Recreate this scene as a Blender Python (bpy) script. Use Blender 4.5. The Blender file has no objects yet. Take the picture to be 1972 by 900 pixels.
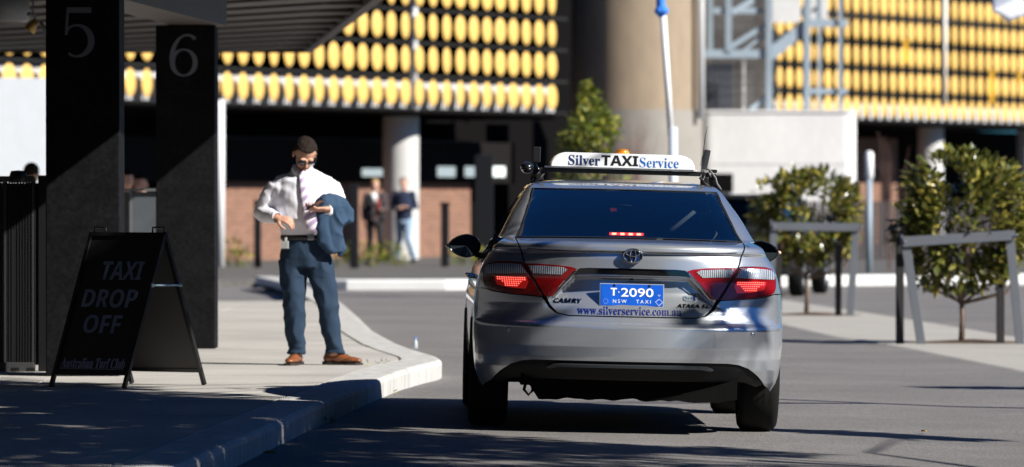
import bpy, bmesh, math, random
from mathutils import Vector, Matrix, noise
from mathutils.geometry import delaunay_2d_cdt
random.seed(7)
R_ = math.radians
PI = math.pi
sc = bpy.context.scene
COL = sc.collection

# ------------------------------------------------------------------ camera, sky, sun
EYE = 1.335                      # eye height above the kerb-side road edge
cam = bpy.data.cameras.new('camera')
cam.lens = 200.0
cam.sensor_width = 36.0
cam.clip_start = 0.5
cam.clip_end = 3000.0
cam.dof.use_dof = True
cam.dof.focus_distance = 32.9
cam.dof.aperture_fstop = 4.0
camo = bpy.data.objects.new('camera', cam)
COL.objects.link(camo)
camo.location = (0, 0, EYE)
camo.rotation_euler = (R_(90 - 0.3556), 0, 0)
sc.camera = camo

SUN_EL = R_(34.0)
SUN_AZ = R_(30.0)                # degrees behind the +X axis, towards the viewer
SD = Vector((math.cos(SUN_EL) * math.cos(SUN_AZ), -math.cos(SUN_EL) * math.sin(SUN_AZ), math.sin(SUN_EL)))
world = bpy.data.worlds.new('World')
sc.world = world
world.use_nodes = True
wn = world.node_tree
sky = wn.nodes.new('ShaderNodeTexSky')
sky.sky_type = 'NISHITA'
sky.sun_disc = False
sky.sun_elevation = SUN_EL
sky.sun_rotation = math.atan2(SD.x, SD.y)
sky.air_density = 1.0
sky.dust_density = 0.1
sky.ozone_density = 3.5
bg = wn.nodes['Background']
bg.inputs['Strength'].default_value = 0.05
tint = wn.nodes.new('ShaderNodeVectorMath'); tint.operation = 'MULTIPLY'; tint.inputs[1].default_value = (0.12, 0.43, 0.82)
wn.links.new(sky.outputs[0], tint.inputs[0])
wn.links.new(tint.outputs[0], bg.inputs['Color'])
sl = bpy.data.lights.new('sun', 'SUN')
sl.energy = 5.0
sl.angle = R_(0.5)
sl.color = (1.0, 0.962, 0.895)
so = bpy.data.objects.new('sun', sl)
COL.objects.link(so)
so.rotation_euler = SD.to_track_quat('Z', 'Y').to_euler()
sc.view_settings.view_transform = 'Standard'
sc.view_settings.look = 'None'
sc.view_settings.exposure = 0.84
sc.view_settings.gamma = 1.0
sc.cycles.max_bounces = 8
sc.cycles.transparent_max_bounces = 12
sc.cycles.sample_clamp_indirect = 6.0
sc.cycles.use_denoising = True
sc.cycles.caustics_reflective = False
sc.cycles.caustics_refractive = False

# ------------------------------------------------------------------ helpers
def tag(o, label=None, cat=None, group=None, kind=None):
    if label: o['label'] = label
    if cat: o['category'] = cat
    if group: o['group'] = group
    if kind: o['kind'] = kind
    return o

def link(name, me, parent=None, mat=None):
    o = bpy.data.objects.new(name, me)
    COL.objects.link(o)
    if parent: o.parent = parent
    if mat is not None and me is not None and not me.materials: me.materials.append(mat)
    return o

def empty(name, loc=(0, 0, 0), rz=0.0):
    o = bpy.data.objects.new(name, None)
    o.empty_display_size = 0.2
    COL.objects.link(o)
    o.location = loc
    o.rotation_euler = (0, 0, rz)
    return o

def copy_tree(o, parent=None):
    c = o.copy(); COL.objects.link(c); c.parent = parent
    for ch in list(o.children): copy_tree(ch, c)
    return c

class MB:
    """collects shapes into one mesh"""
    def __init__(s): s.v = []; s.f = []; s.sm = []
    def add(s, vs, fs, smooth=False):
        n = len(s.v); s.v += [tuple(v) for v in vs]
        s.f += [tuple(i + n for i in f) for f in fs]; s.sm += [smooth] * len(fs)
    def box(s, c, d, M=None, bev=0.0):
        x, y, z = d[0] / 2, d[1] / 2, d[2] / 2
        if bev <= 0:
            vs = [Vector((sx * x, sy * y, sz * z)) for sz in (-1, 1) for sy in (-1, 1) for sx in (-1, 1)]
            fs = [(0, 2, 3, 1), (4, 5, 7, 6), (0, 1, 5, 4), (2, 6, 7, 3), (0, 4, 6, 2), (1, 3, 7, 5)]
        else:
            bm = bmesh.new(); bmesh.ops.create_cube(bm, size=1)
            for v in bm.verts: v.co = Vector((v.co.x * d[0], v.co.y * d[1], v.co.z * d[2]))
            bmesh.ops.bevel(bm, geom=list(bm.edges), offset=bev, segments=2, affect='EDGES', profile=0.5)
            bm.verts.index_update()
            vs = [v.co.copy() for v in bm.verts]; fs = [tuple(v.index for v in f.verts) for f in bm.faces]; bm.free()
        if M is not None: vs = [M @ v for v in vs]
        vs = [v + Vector(c) for v in vs]
        s.add(vs, fs); return s
    def beam(s, a, b, w, h, up=(0, 0, 1), ext=0.0, bev=0.0):
        a = Vector(a); b = Vector(b); t = (b - a).normalized()
        a = a - t * ext; b = b + t * ext
        u = Vector(up); u = (u - t * u.dot(t))
        if u.length < 1e-4: u = Vector((0, 1, 0)) - t * t.y
        u.normalize(); r = t.cross(u)
        M = Matrix((r, t, u)).transposed()
        s.box((a + b) / 2, (w, (b - a).length, h), M, bev); return s
    def tube(s, pts, rad, n=10, cap=True, sy=1.0, side=None, smooth=True):
        pts = [Vector(p) for p in pts]; m = len(pts)
        if not isinstance(rad, (list, tuple)): rad = [rad] * m
        rings = []; ref = Vector(side) if side else None
        vs = []; fs = []
        for i, p in enumerate(pts):
            t = (pts[min(i + 1, m - 1)] - pts[max(i - 1, 0)])
            if t.length < 1e-9: t = Vector((0, 0, 1))
            t.normalize()
            if ref is None:
                ref = Vector((1, 0, 0)) if abs(t.x) < 0.9 else Vector((0, 1, 0))
            a = ref - t * ref.dot(t)
            if a.length < 1e-5: a = t.orthogonal()
            a.normalize(); b = t.cross(a)
            if not side: ref = a
            r = rad[i]
            rx, ry = (r if isinstance(r, (list, tuple)) else (r, r * sy))
            for k in range(n):
                q = 2 * PI * k / n
                vs.append(p + a * (rx * math.cos(q)) + b * (ry * math.sin(q)))
        for i in range(m - 1):
            for k in range(n):
                fs.append((i * n + k, i * n + (k + 1) % n, (i + 1) * n + (k + 1) % n, (i + 1) * n + k))
        s.add(vs, fs, smooth)
        if cap:
            s.add(vs[:n], [tuple(range(n - 1, -1, -1))]); s.add(vs[-n:], [tuple(range(n))])
        return s
    def lathe(s, prof, n=24, M=None, smooth=True):
        vs = []; fs = []; m = len(prof)
        for r, z in prof:
            for k in range(n):
                q = 2 * PI * k / n
                v = Vector((r * math.cos(q), r * math.sin(q), z))
                vs.append(M @ v if M is not None else v)
        for i in range(m - 1):
            for k in range(n):
                fs.append((i * n + k, i * n + (k + 1) % n, (i + 1) * n + (k + 1) % n, (i + 1) * n + k))
        s.add(vs, fs, smooth); return s
    def ell(s, c, r, M=None, n=16, m=10):
        vs = []; fs = []
        for i in range(m + 1):
            th = PI * i / m
            for k in range(n):
                q = 2 * PI * k / n
                v = Vector((r[0] * math.sin(th) * math.cos(q), r[1] * math.sin(th) * math.sin(q), r[2] * math.cos(th)))
                if M is not None: v = M @ v
                vs.append(v + Vector(c))
        for i in range(m):
            for k in range(n):
                fs.append((i * n + k, (i + 1) * n + k, (i + 1) * n + (k + 1) % n, i * n + (k + 1) % n))
        s.add(vs, fs, True); return s
    def prism(s, poly, z0, z1, M=None):
        n = len(poly)
        vs = [Vector((p[0], p[1], z0)) for p in poly] + [Vector((p[0], p[1], z1)) for p in poly]
        if M is not None: vs = [M @ v for v in vs]
        fs = [tuple(range(n - 1, -1, -1)), tuple(range(n, 2 * n))] + [(i, (i + 1) % n, (i + 1) % n + n, i + n) for i in range(n)]
        s.add(vs, fs); return s
    def mesh(s, name):
        me = bpy.data.meshes.new(name)
        me.from_pydata(s.v, [], s.f)
        me.polygons.foreach_set('use_smooth', s.sm)
        bm = bmesh.new(); bm.from_mesh(me)
        bmesh.ops.remove_doubles(bm, verts=bm.verts, dist=1e-5)
        bmesh.ops.recalc_face_normals(bm, faces=bm.faces)
        bm.to_mesh(me); bm.free()
        return me
    def build(s, name, mat, parent=None):
        return link(name, s.mesh(name), parent, mat)

def modded(me, mods):
    """apply modifiers to a mesh and give back the evaluated mesh"""
    o = bpy.data.objects.new('tmp', me); COL.objects.link(o)
    for typ, kw in mods:
        m = o.modifiers.new(typ, typ)
        for k, v in kw.items(): setattr(m, k, v)
    dg = bpy.context.evaluated_depsgraph_get(); dg.update()
    out = bpy.data.meshes.new_from_object(o.evaluated_get(dg))
    bpy.data.objects.remove(o)
    return out

def blob(mb, voxel, smooth=4, fac=0.5, disp=None):
    me = mb.mesh('blob')
    out = modded(me, [('REMESH', dict(mode='VOXEL', voxel_size=voxel)), ('SMOOTH', dict(factor=fac, iterations=smooth))])
    if disp:
        ns = [v.normal.copy() for v in out.vertices]
        for v, n in zip(out.vertices, ns): v.co += n * disp(v.co)
    for p in out.polygons: p.use_smooth = True
    out.materials.clear()
    return out

# ------------------------------------------------------------------ materials
_m = {}
def mat(name, col, rough=0.6, metal=0.0, var=0.0, vscale=4.0, bump=0.0, bscale=60.0, coat=0.0, spec=0.5, emit=None, estr=0.0,
        stretch=(1, 1, 1), grain=0.0, gscale=200.0, trans=0.0, sss=0.0, crough=0.05):
    if name in _m: return _m[name]
    m = bpy.data.materials.new(name); m.use_nodes = True; _m[name] = m
    nt = m.node_tree; b = nt.nodes['Principled BSDF']
    b.inputs['Base Color'].default_value = (*col, 1)
    b.inputs['Roughness'].default_value = rough
    b.inputs['Metallic'].default_value = metal
    b.inputs['Coat Weight'].default_value = coat
    b.inputs['Coat Roughness'].default_value = crough
    b.inputs['Specular IOR Level'].default_value = spec
    b.inputs['Transmission Weight'].default_value = trans
    if sss: b.inputs['Subsurface Weight'].default_value = sss; b.inputs['Subsurface Scale'].default_value = 0.02
    if emit: b.inputs['Emission Color'].default_value = (*emit, 1); b.inputs['Emission Strength'].default_value = estr
    tc = mp = None
    def coords():
        nonlocal tc, mp
        if tc is None:
            tc = nt.nodes.new('ShaderNodeTexCoord'); mp = nt.nodes.new('ShaderNodeMapping')
            mp.inputs['Scale'].default_value = stretch
            nt.links.new(tc.outputs['Object'], mp.inputs[0])
        return mp.outputs[0]
    if var or grain:
        src = None
        def layer(amount, scale, det, prev):
            n = nt.nodes.new('ShaderNodeTexNoise'); n.inputs['Scale'].default_value = scale; n.inputs['Detail'].default_value = det
            n.inputs['Roughness'].default_value = 0.65
            nt.links.new(coords(), n.inputs['Vector'])
            mr = nt.nodes.new('ShaderNodeMapRange'); mr.inputs[1].default_value = 0.25; mr.inputs[2].default_value = 0.75
            mr.inputs[3].default_value = 1 - amount; mr.inputs[4].default_value = 1 + amount
            nt.links.new(n.outputs['Fac'], mr.inputs[0])
            mx = nt.nodes.new('ShaderNodeVectorMath'); mx.operation = 'SCALE'
            if prev is None: mx.inputs[0].default_value = col
            else: nt.links.new(prev, mx.inputs[0])
            nt.links.new(mr.outputs[0], mx.inputs['Scale'])
            return mx.outputs[0]
        if var: src = layer(var, vscale, 6, src)
        if grain: src = layer(grain, gscale, 2, src)
        nt.links.new(src, b.inputs['Base Color'])
    if bump:
        n = nt.nodes.new('ShaderNodeTexNoise'); n.inputs['Scale'].default_value = bscale; n.inputs['Detail'].default_value = 4
        nt.links.new(coords(), n.inputs['Vector'])
        bp = nt.nodes.new('ShaderNodeBump'); bp.inputs['Strength'].default_value = bump; bp.inputs['Distance'].default_value = 0.01
        nt.links.new(n.outputs['Fac'], bp.inputs['Height']); nt.links.new(bp.outputs[0], b.inputs['Normal'])
    return m

def glass_mat(name, tint, refl_rough=0.0, ior=1.5):
    m = bpy.data.materials.new(name); m.use_nodes = True; nt = m.node_tree; nt.nodes.clear()
    o = nt.nodes.new('ShaderNodeOutputMaterial'); t = nt.nodes.new('ShaderNodeBsdfTransparent'); g = nt.nodes.new('ShaderNodeBsdfGlossy')
    t.inputs[0].default_value = (*tint, 1); g.inputs['Roughness'].default_value = refl_rough; g.inputs[0].default_value = (1, 1, 1, 1)
    f = nt.nodes.new('ShaderNodeFresnel'); f.inputs[0].default_value = ior
    x = nt.nodes.new('ShaderNodeMixShader')
    nt.links.new(f.outputs[0], x.inputs[0]); nt.links.new(t.outputs[0], x.inputs[1]); nt.links.new(g.outputs[0], x.inputs[2])
    nt.links.new(x.outputs[0], o.inputs[0]); return m

# letters: the built-in font falls back to its mathematical alphabets for serif and heavy styles
ALPH = {'serif': (0x1D400, 0x1D41A, 0x1D7CE), 'sans': (0x1D5D4, 0x1D5EE, 0x1D7EC), 'sansit': (0x1D63C, 0x1D656, 0x1D7EC), 'serifit': (0x1D468, 0x1D482, 0x1D7CE)}
def style(s, st):
    if st is None: return s
    A, a, d = ALPH[st]; r = ''
    for c in s:
        if 'A' <= c <= 'Z': r += chr(A + ord(c) - 65)
        elif 'a' <= c <= 'z': r += chr(a + ord(c) - 97)
        elif '0' <= c <= '9': r += chr(d + ord(c) - 48)
        else: r += c
    return r

def text_flat(s, st, width, height, thick=0.0, offset=0.0, spacing=1.0):
    """text as (verts, faces) in the XY plane, scaled to width x height, centred on 0,0"""
    cu = bpy.data.curves.new('txt', 'FONT'); cu.body = style(s, st); cu.offset = offset; cu.space_character = spacing
    cu.resolution_u = 4; cu.fill_mode = 'FRONT'
    o = bpy.data.objects.new('txt', cu); COL.objects.link(o)
    dg = bpy.context.evaluated_depsgraph_get(); dg.update()
    me = bpy.data.meshes.new_from_object(o.evaluated_get(dg)); bpy.data.objects.remove(o)
    vs = [v.co.copy() for v in me.vertices]; fs = [tuple(p.vertices) for p in me.polygons]
    bpy.data.meshes.remove(me)
    x0 = min(v.x for v in vs); x1 = max(v.x for v in vs); y0 = min(v.y for v in vs); y1 = max(v.y for v in vs)
    vs = [((v.x - (x0 + x1) / 2) / (x1 - x0) * width, (v.y - (y0 + y1) / 2) / (y1 - y0) * height) for v in vs]
    return vs, fs

def text_obj(name, s, st, width, height, place, m, parent, depth=0.003, **kw):
    """place(x, y, d) -> Vector; d is distance out of the surface"""
    vs, fs = text_flat(s, st, width, height, **kw)
    n = len(vs)
    V = [place(x, y, depth) for x, y in vs] + [place(x, y, -0.001) for x, y in vs]
    ed = {}
    for f in fs:
        for i in range(len(f)):
            a, b = f[i], f[(i + 1) % len(f)]
            ed[(a, b)] = ed.get((a, b), 0) + 1
    side = [(a, b, b + n, a + n) for (a, b) in ed if (b, a) not in ed]
    me = bpy.data.meshes.new(name); me.from_pydata(V, [], fs + [tuple(reversed(x)) for x in side])
    return link(name, me, parent, m)

def ribbon(mb, pts, ws, place, depth=0.004):
    """flat stroke of varying width in a placed plane"""
    n = len(pts); L = []; Rr = []
    for i in range(n):
        a = Vector(pts[max(i - 1, 0)]); b = Vector(pts[min(i + 1, n - 1)]); t = (b - a).normalized(); q = Vector((-t.y, t.x))
        L.append(Vector(pts[i]) + q * ws[i] / 2); Rr.append(Vector(pts[i]) - q * ws[i] / 2)
    vs = [place(p.x, p.y, depth) for p in L] + [place(p.x, p.y, depth) for p in Rr] + [place(p.x, p.y, -0.002) for p in L] + [place(p.x, p.y, -0.002) for p in Rr]
    fs = []
    for i in range(n - 1):
        fs += [(i, i + 1, n + i + 1, n + i), (i, 2 * n + i, 2 * n + i + 1, i + 1), (n + i, n + i + 1, 3 * n + i + 1, 3 * n + i)]
    mb.add(vs, fs)

def interp(tab, z):
    if z <= tab[0][0]: return tab[0][1]
    for (a, va), (b, vb) in zip(tab, tab[1:]):
        if z <= b: return va + (vb - va) * (z - a) / (b - a)
    return tab[-1][1]
def smooth_interp(tab, z):
    """monotone cubic through the table"""
    n = len(tab)
    if z <= tab[0][0]: return tab[0][1]
    if z >= tab[-1][0]: return tab[-1][1]
    for i in range(n - 1):
        if z <= tab[i + 1][0]: break
    def sl(j): return (tab[j + 1][1] - tab[j][1]) / (tab[j + 1][0] - tab[j][0])
    def tan(j):
        if j == 0: return sl(0)
        if j == n - 1: return sl(n - 2)
        a, b = sl(j - 1), sl(j)
        return 0.0 if a * b <= 0 else 2 * a * b / (a + b)
    x0, y0 = tab[i]; x1, y1 = tab[i + 1]; h = x1 - x0; t = (z - x0) / h
    return y0 * (2 * t**3 - 3 * t * t + 1) + h * tan(i) * (t**3 - 2 * t * t + t) + y1 * (3 * t * t - 2 * t**3) + h * tan(i + 1) * (t**3 - t * t)
def sat(x): return max(0.0, min(1.0, x))
def sstep(a, b, x):
    t = sat((x - a) / (b - a)); return t * t * (3 - 2 * t)

def road_z(X, Y):
    near = 0.0 - 0.0225 * (max(-0.9, min(3.0, X)) + 0.03)
    return near * (1 - sstep(60, 95, Y)) - 0.07 * sstep(60, 95, Y)
# ------------------------------------------------------------------ materials of the place
def asphalt_mat():
    m = mat('asphalt', (0.165, 0.155, 0.148), rough=0.8, var=0.24, vscale=0.5, grain=0.46, gscale=48, bump=0.9, bscale=70, spec=0.35)
    return m
ASPH = asphalt_mat()
CONC = mat('concrete_paving', (0.39, 0.37, 0.34), rough=0.85, var=0.22, vscale=0.7, grain=0.12, gscale=60, bump=0.25, bscale=70)
KERB = mat('kerb_concrete', (0.45, 0.44, 0.42), rough=0.8, var=0.34, vscale=9.0, grain=0.14, gscale=45, bump=0.35, bscale=60, stretch=(1, 1, 0.12))
TOWER = mat('shaft_concrete', (0.29, 0.225, 0.155), rough=0.85, var=0.16, vscale=0.5, grain=0.10, gscale=6, stretch=(1, 1, 0.3))
WHITEC = mat('pale_concrete', (0.65, 0.64, 0.62), rough=0.85, var=0.14, vscale=0.6, stretch=(1, 1, .4), grain=0.05, gscale=9)
COLC = mat('column_concrete', (0.52, 0.51, 0.49), rough=0.85, var=0.08, vscale=1.2)
DARK = mat('void_shade_black', (0.005, 0.0045, 0.0045), rough=0.95, spec=0.05)  # near-black colour puts the shade of voids and openings into surfaces
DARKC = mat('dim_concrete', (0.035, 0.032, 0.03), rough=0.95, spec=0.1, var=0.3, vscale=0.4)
YEL = mat('yellow_disc_paint', (0.72, 0.45, 0.125), rough=0.5, var=0.05, vscale=2.0, spec=0.4)
STEELB = mat('pale_blue_galvanised_steel', (0.27, 0.33, 0.38), rough=0.5, var=0.08, vscale=2)
BLACKP = mat('black_pillar_paint', (0.006, 0.006, 0.007), rough=0.7, spec=0.08, var=0.5, vscale=5.0, grain=0.5, gscale=30, bump=0.15, bscale=40)
BLACKM = mat('black_metal', (0.006, 0.006, 0.007), rough=0.5, spec=0.3)
GREYM = mat('dull_grey_metal', (0.17, 0.18, 0.19), rough=0.5, metal=0.6, var=0.1)
WHITEP = mat('white_post_paint', (0.75, 0.76, 0.76), rough=0.5)
BATTEN = mat('brown_soffit_batten', (0.055, 0.042, 0.036), rough=0.6, var=0.15, vscale=2)
FASC = mat('brown_grey_fascia', (0.07, 0.056, 0.048), rough=0.6, var=0.1, vscale=2)

def brick_mat():
    m = bpy.data.materials.new('face_brick'); m.use_nodes = True; nt = m.node_tree; b = nt.nodes['Principled BSDF']
    tc = nt.nodes.new('ShaderNodeTexCoord'); br = nt.nodes.new('ShaderNodeTexBrick')
    br.inputs['Color1'].default_value = (0.25, 0.115, 0.068, 1); br.inputs['Color2'].default_value = (0.17, 0.075, 0.045, 1)
    br.inputs['Mortar'].default_value = (0.22, 0.16, 0.125, 1); br.inputs['Scale'].default_value = 1.0
    br.inputs['Brick Width'].default_value = 0.24; br.inputs['Row Height'].default_value = 0.086; br.inputs['Mortar Size'].default_value = 0.010
    nt.links.new(tc.outputs['UV'], br.inputs['Vector']); nt.links.new(br.outputs[0], b.inputs['Base Color'])
    bp = nt.nodes.new('ShaderNodeBump'); bp.inputs['Strength'].default_value = 0.6; bp.inputs['Distance'].default_value = 0.01; bp.invert = True
    nt.links.new(br.outputs['Fac'], bp.inputs['Height']); nt.links.new(bp.outputs[0], b.inputs['Normal'])
    b.inputs['Roughness'].default_value = 0.85
    return m
BRICK = brick_mat()

# ------------------------------------------------------------------ ground
def ground():
    xs = [-600, -200, -60, -20, -9, -5, -3, -2, -1.4, -0.9] + [-0.9 + 0.39 * i for i in range(1, 11)] + [4, 6, 10, 20, 60, 200, 600]
    ys = [-200, -50, 0, 10, 16] + [20 + 2 * i for i in range(0, 40)] + [105, 115, 130, 160, 220, 400, 900]
    vs = [(x, y, road_z(x, y)) for y in ys for x in xs]
    nx = len(xs)
    fs = [(j * nx + i, j * nx + i + 1, (j + 1) * nx + i + 1, (j + 1) * nx + i) for j in range(len(ys) - 1) for i in range(nx - 1)]
    me = bpy.data.meshes.new('road'); me.from_pydata(vs, [], fs)
    for p in me.polygons: p.use_smooth = True
    tag(link('road', me, None, ASPH), 'grey asphalt road and forecourt', kind='structure')
ground()

# kerb line (outer top edge) of the pavement on the left
KL = [(-1.95, 16), (-1.72, 20), (-1.53, 24), (-1.35, 27.7), (-1.22, 30.5), (-1.10, 33), (-0.99, 35), (-0.88, 37), (-0.76, 39), (-0.62, 40.6), (-0.53, 41.4), (-0.51, 41.9),
      (-0.545, 42.6), (-0.63, 43.4), (-0.76, 44.6), (-0.92, 46.4), (-1.10, 49), (-1.25, 51.3), (-1.58, 58), (-1.94, 65), (-2.45, 72), (-2.9, 79.6), (-3.6, 86.5)]
def kx(y):
    for (xa, ya), (xb, yb) in zip(KL, KL[1:]):
        if ya <= y <= yb: return xa + (xb - xa) * (y - ya) / (yb - ya)
    return KL[0][0] if y < KL[0][1] else KL[-1][0]
def resample(line, step):
    out = []
    for (a, b) in zip(line, line[1:]):
        a = Vector(a); b = Vector(b); n = max(1, int((b - a).length / step))
        out += [a + (b - a) * i / n for i in range(n)]
    out.append(Vector(line[-1])); return out
KTOP = 0.15
def kerb_strip(name, line, top, w, zb, inner_sign, label, mat_=KERB, step=0.25, zf=None):
    L = resample(line, step); n = len(L)
    prof = [(0.012, None), (0.006, top - 0.035), (0.012, top - 0.014), (0.030, top - 0.002), (0.06, top), (w, top), (w, top - 0.1)]
    vs = []; fs = []; m = len(prof)
    for i, p in enumerate(L):
        t = (L[min(i + 1, n - 1)] - L[max(i - 1, 0)]).normalized(); q = Vector((-t.y, t.x)) * inner_sign
        jit = 0.0025 * noise.noise(Vector((p.x * 3, p.y * 3, 0)))
        for off, z in prof:
            c = p + q * (off + (jit if off < 0.05 else 0))
            vs.append((c.x, c.y, zb if z is None else z + 0.6 * jit))
    for i in range(n - 1):
        for k in range(m - 1):
            fs.append((i * m + k, i * m + k + 1, (i + 1) * m + k + 1, (i + 1) * m + k))
    for e in (0, (n - 1) * m): fs.append(tuple(range(e, e + m)))
    me = bpy.data.meshes.new(name); me.from_pydata(vs, [], fs)
    bm = bmesh.new(); bm.from_mesh(me); bmesh.ops.recalc_face_normals(bm, faces=bm.faces); bm.to_mesh(me); bm.free()
    for p in me.polygons: p.use_smooth = False
    o = link(name, me, None, mat_); tag(o, label, kind='structure'); return o
kerb_strip('kerb', KL, KTOP, 0.30, -0.15, 1, 'pale concrete kerb of the taxi drop-off pavement')

pav = empty('pavement'); tag(pav, 'concrete slab pavement of the taxi drop-off', kind='structure')
bedm = MB()
ylines = [17 + 2.35 * i for i in range(22)]
ylines[-1] = 65.8
for a, b in zip(ylines, ylines[1:]):
    if b <= a: continue
    cols = [-9.5, -7.4, -5.2, -3.05]
    for ci, x0 in enumerate(cols):
        m = MB(); g = 0.008
        zt = KTOP - 0.003 + 0.002 * random.uniform(-1, 1)
        ya, yb = a + g, b - g
        if ci < 3:
            poly = [(x0 + g, ya), (cols[ci + 1] - g, ya), (cols[ci + 1] - g, yb), (x0 + g, yb)]
        else:
            ks = 6
            poly = [(x0 + g, ya)] + [(kx(ya + (yb - ya) * k / ks) - 0.30 - 0.022, ya + (yb - ya) * k / ks) for k in range(ks + 1)] + [(x0 + g, yb)]
        m.prism(poly, 0.05, zt)
        m.build('paving_slab', CONC, pav)
bedm.prism([(-9.6, 16), (-2.2, 16), (-1.2, 33), (-1.0, 41.5), (-1.5, 50), (-2.25, 65.9), (-9.6, 65.9)], -0.2, 0.125)
bedm.build('slab_bed', mat('joint_dirt', (0.05, 0.042, 0.035), rough=0.95), pav)

# right hand tree strip: concrete margin nearly flush with the asphalt
ILN = [(5.0, 34), (4.45, 41), (4.14, 46), (3.62, 54.4), (3.30, 57), (3.03, 62.6), (2.85, 68), (2.7, 78)]
IRN = [(6.6, 34), (5.9, 44), (5.10, 56.4), (4.70, 63.6), (4.35, 69), (3.74, 78)]
def strip():
    m = MB(); n = 30; top = []
    def at(line, t):
        y = 34 + 44 * t
        for (xa, ya), (xb, yb) in zip(line, line[1:]):
            if ya <= y <= yb: return (xa + (xb - xa) * (y - ya) / (yb - ya), y)
        return line[-1]
    L = [at(ILN, i / n) for i in range(n + 1)]; Rr = [at(IRN, i / n) for i in range(n + 1)]
    vs = []; 
    for (x, y) in L: vs += [(x, y, road_z(x, y) + 0.008), (x - 0.06, y, road_z(x, y) - 0.01)]
    for (x, y) in Rr: vs += [(x, y, road_z(x, y) + 0.008), (x + 0.06, y, road_z(x, y) - 0.01)]
    fs = []; o = 2 * (n + 1)
    for i in range(n):
        fs += [(2 * i, 2 * i + 2, o + 2 * i + 2, o + 2 * i), (2 * i + 1, 2 * i + 3, 2 * i + 2, 2 * i), (o + 2 * i, o + 2 * i + 2, o + 2 * i + 3, o + 2 * i + 1)]
    m.add(vs, fs); o_ = m.build('median_strip', mat('median_concrete', (0.34, 0.32, 0.285), rough=0.9, var=0.12, vscale=0.8, grain=0.15, gscale=40, bump=0.3, bscale=60)); tag(o_, 'pale concrete strip under the two small trees', kind='structure')
strip()
def soil(x, y, w, d):
    m = MB(); n = 26
    vs = [(x, y, road_z(x, y) + 0.045)]; 
    for k in range(n):
        q = 2 * PI * k / n; r = 1 + 0.12 * noise.noise(Vector((q * 2, x, 0)))
        vs.append((x + w * r * math.cos(q), y + d * r * math.sin(q), road_z(x, y) + 0.0125))
    m.add(vs, [(0, 1 + k, 1 + (k + 1) % n) for k in range(n)])
    tag(m.build('tree_pit_soil', mat('dry_mulch', (0.13, 0.085, 0.055), rough=1, var=0.4, vscale=20, bump=1, bscale=40)), 'dry brown mulch in the tree pit', kind='structure')
soil(4.45, 54.9, 0.62, 0.35); soil(3.62, 68, 0.55, 0.4)

# kerb and footpath in front of the car park building
FK = [(-4.0, 89.2), (-3.75, 87.6), (-3.3, 86.6), (-2.5, 86.1), (-1.0, 86.2), (1.5, 88), (4, 90.2), (6, 91.6), (9, 93), (14, 95), (24, 98)]
kerb_strip('far_kerb', FK, 0.10, 0.55, -0.2, 1, 'bright painted kerb in front of the car park building', mat_=mat('pale_painted_kerb', (0.62, 0.62, 0.60), rough=0.7, var=0.06), step=1.0)
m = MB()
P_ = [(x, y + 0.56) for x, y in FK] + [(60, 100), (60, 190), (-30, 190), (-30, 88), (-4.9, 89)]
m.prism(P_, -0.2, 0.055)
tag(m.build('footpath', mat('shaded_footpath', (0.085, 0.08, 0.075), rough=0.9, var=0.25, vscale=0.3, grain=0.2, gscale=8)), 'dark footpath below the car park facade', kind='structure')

# ------------------------------------------------------------------ car park building with yellow discs
DV = Vector((0.4536, 0.8912, 0)); NV = Vector((0.8912, -0.4536, 0))
A0 = Vector((1.125, 124.5, 0)); B0 = Vector((9.20, 151.0, 0))
def disc_mesh():
    m = MB(); r = 0.262
    prof = [(0.0, 0.030), (0.12, 0.027), (0.22, 0.018), (0.255, 0.008), (r, 0.0), (0.255, -0.008), (0.0, -0.008)]
    M = Matrix((DV, Vector((0, 0, 1)), NV)).transposed()
    m.lathe(prof, n=20, M=M)
    return m.mesh('yellow_disc')
def disc_mesh_sized(r, h):
    m = MB(); M = Matrix((DV, Vector((0, 0, 1)), NV)).transposed()
    m.lathe([(0.0, 0.03), (0.5, 0.026), (0.85, 0.018), (0.97, 0.008), (1.0, 0.0), (0.97, -0.008), (0.0, -0.008)], n=22, M=M)
    m.v = [tuple(DV * (Vector(v).dot(DV) * r) + Vector((0, 0, v[2] * h)) + NV * Vector(v).dot(NV)) for v in m.v]
    return m.mesh('yellow_disc')
def facade(root, P0, t0, t1, z0, rows, pitch, rowp, r, h, skip=None):
    dm = disc_mesh_sized(r, h); dm.materials.append(YEL)
    n = int((t1 - t0) / pitch)
    for i in range(n + 1):
        t = t0 + i * pitch
        for j in range(rows):
            if skip and skip(t, j): continue
            p = P0 + DV * t + Vector((0, 0, z0 + rowp * (j + 0.5)))
            wob = 0.06 * math.sin(t * 0.9 + j * 0.7)
            o = link('yellow_disc', dm, root); o.location = p + NV * 0.02
            o.rotation_euler = (0, 0, 0.05 * math.sin(i * 2.1 + j) + wob)
    # thin rods that carry the discs
    m = MB()
    for i in range(n + 1):
        p = P0 + DV * (t0 + i * pitch) - NV * 0.03
        m.box(p + Vector((0, 0, z0 + rowp * rows / 2)), (0.025, 0.025, rowp * rows))
    for j in range(rows + 1):
        a = P0 + DV * (t0 - 0.4) - NV * 0.06 + Vector((0, 0, z0 + rowp * j + 0.0)); b = P0 + DV * (t1 + 0.4) - NV * 0.06 + Vector((0, 0, z0 + rowp * j))
        m.beam(a, b, 0.03, 0.05)
    m.build('disc_rail', mat('dark_rail_steel', (0.008, 0.008, 0.008), rough=0.9), root)

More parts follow.
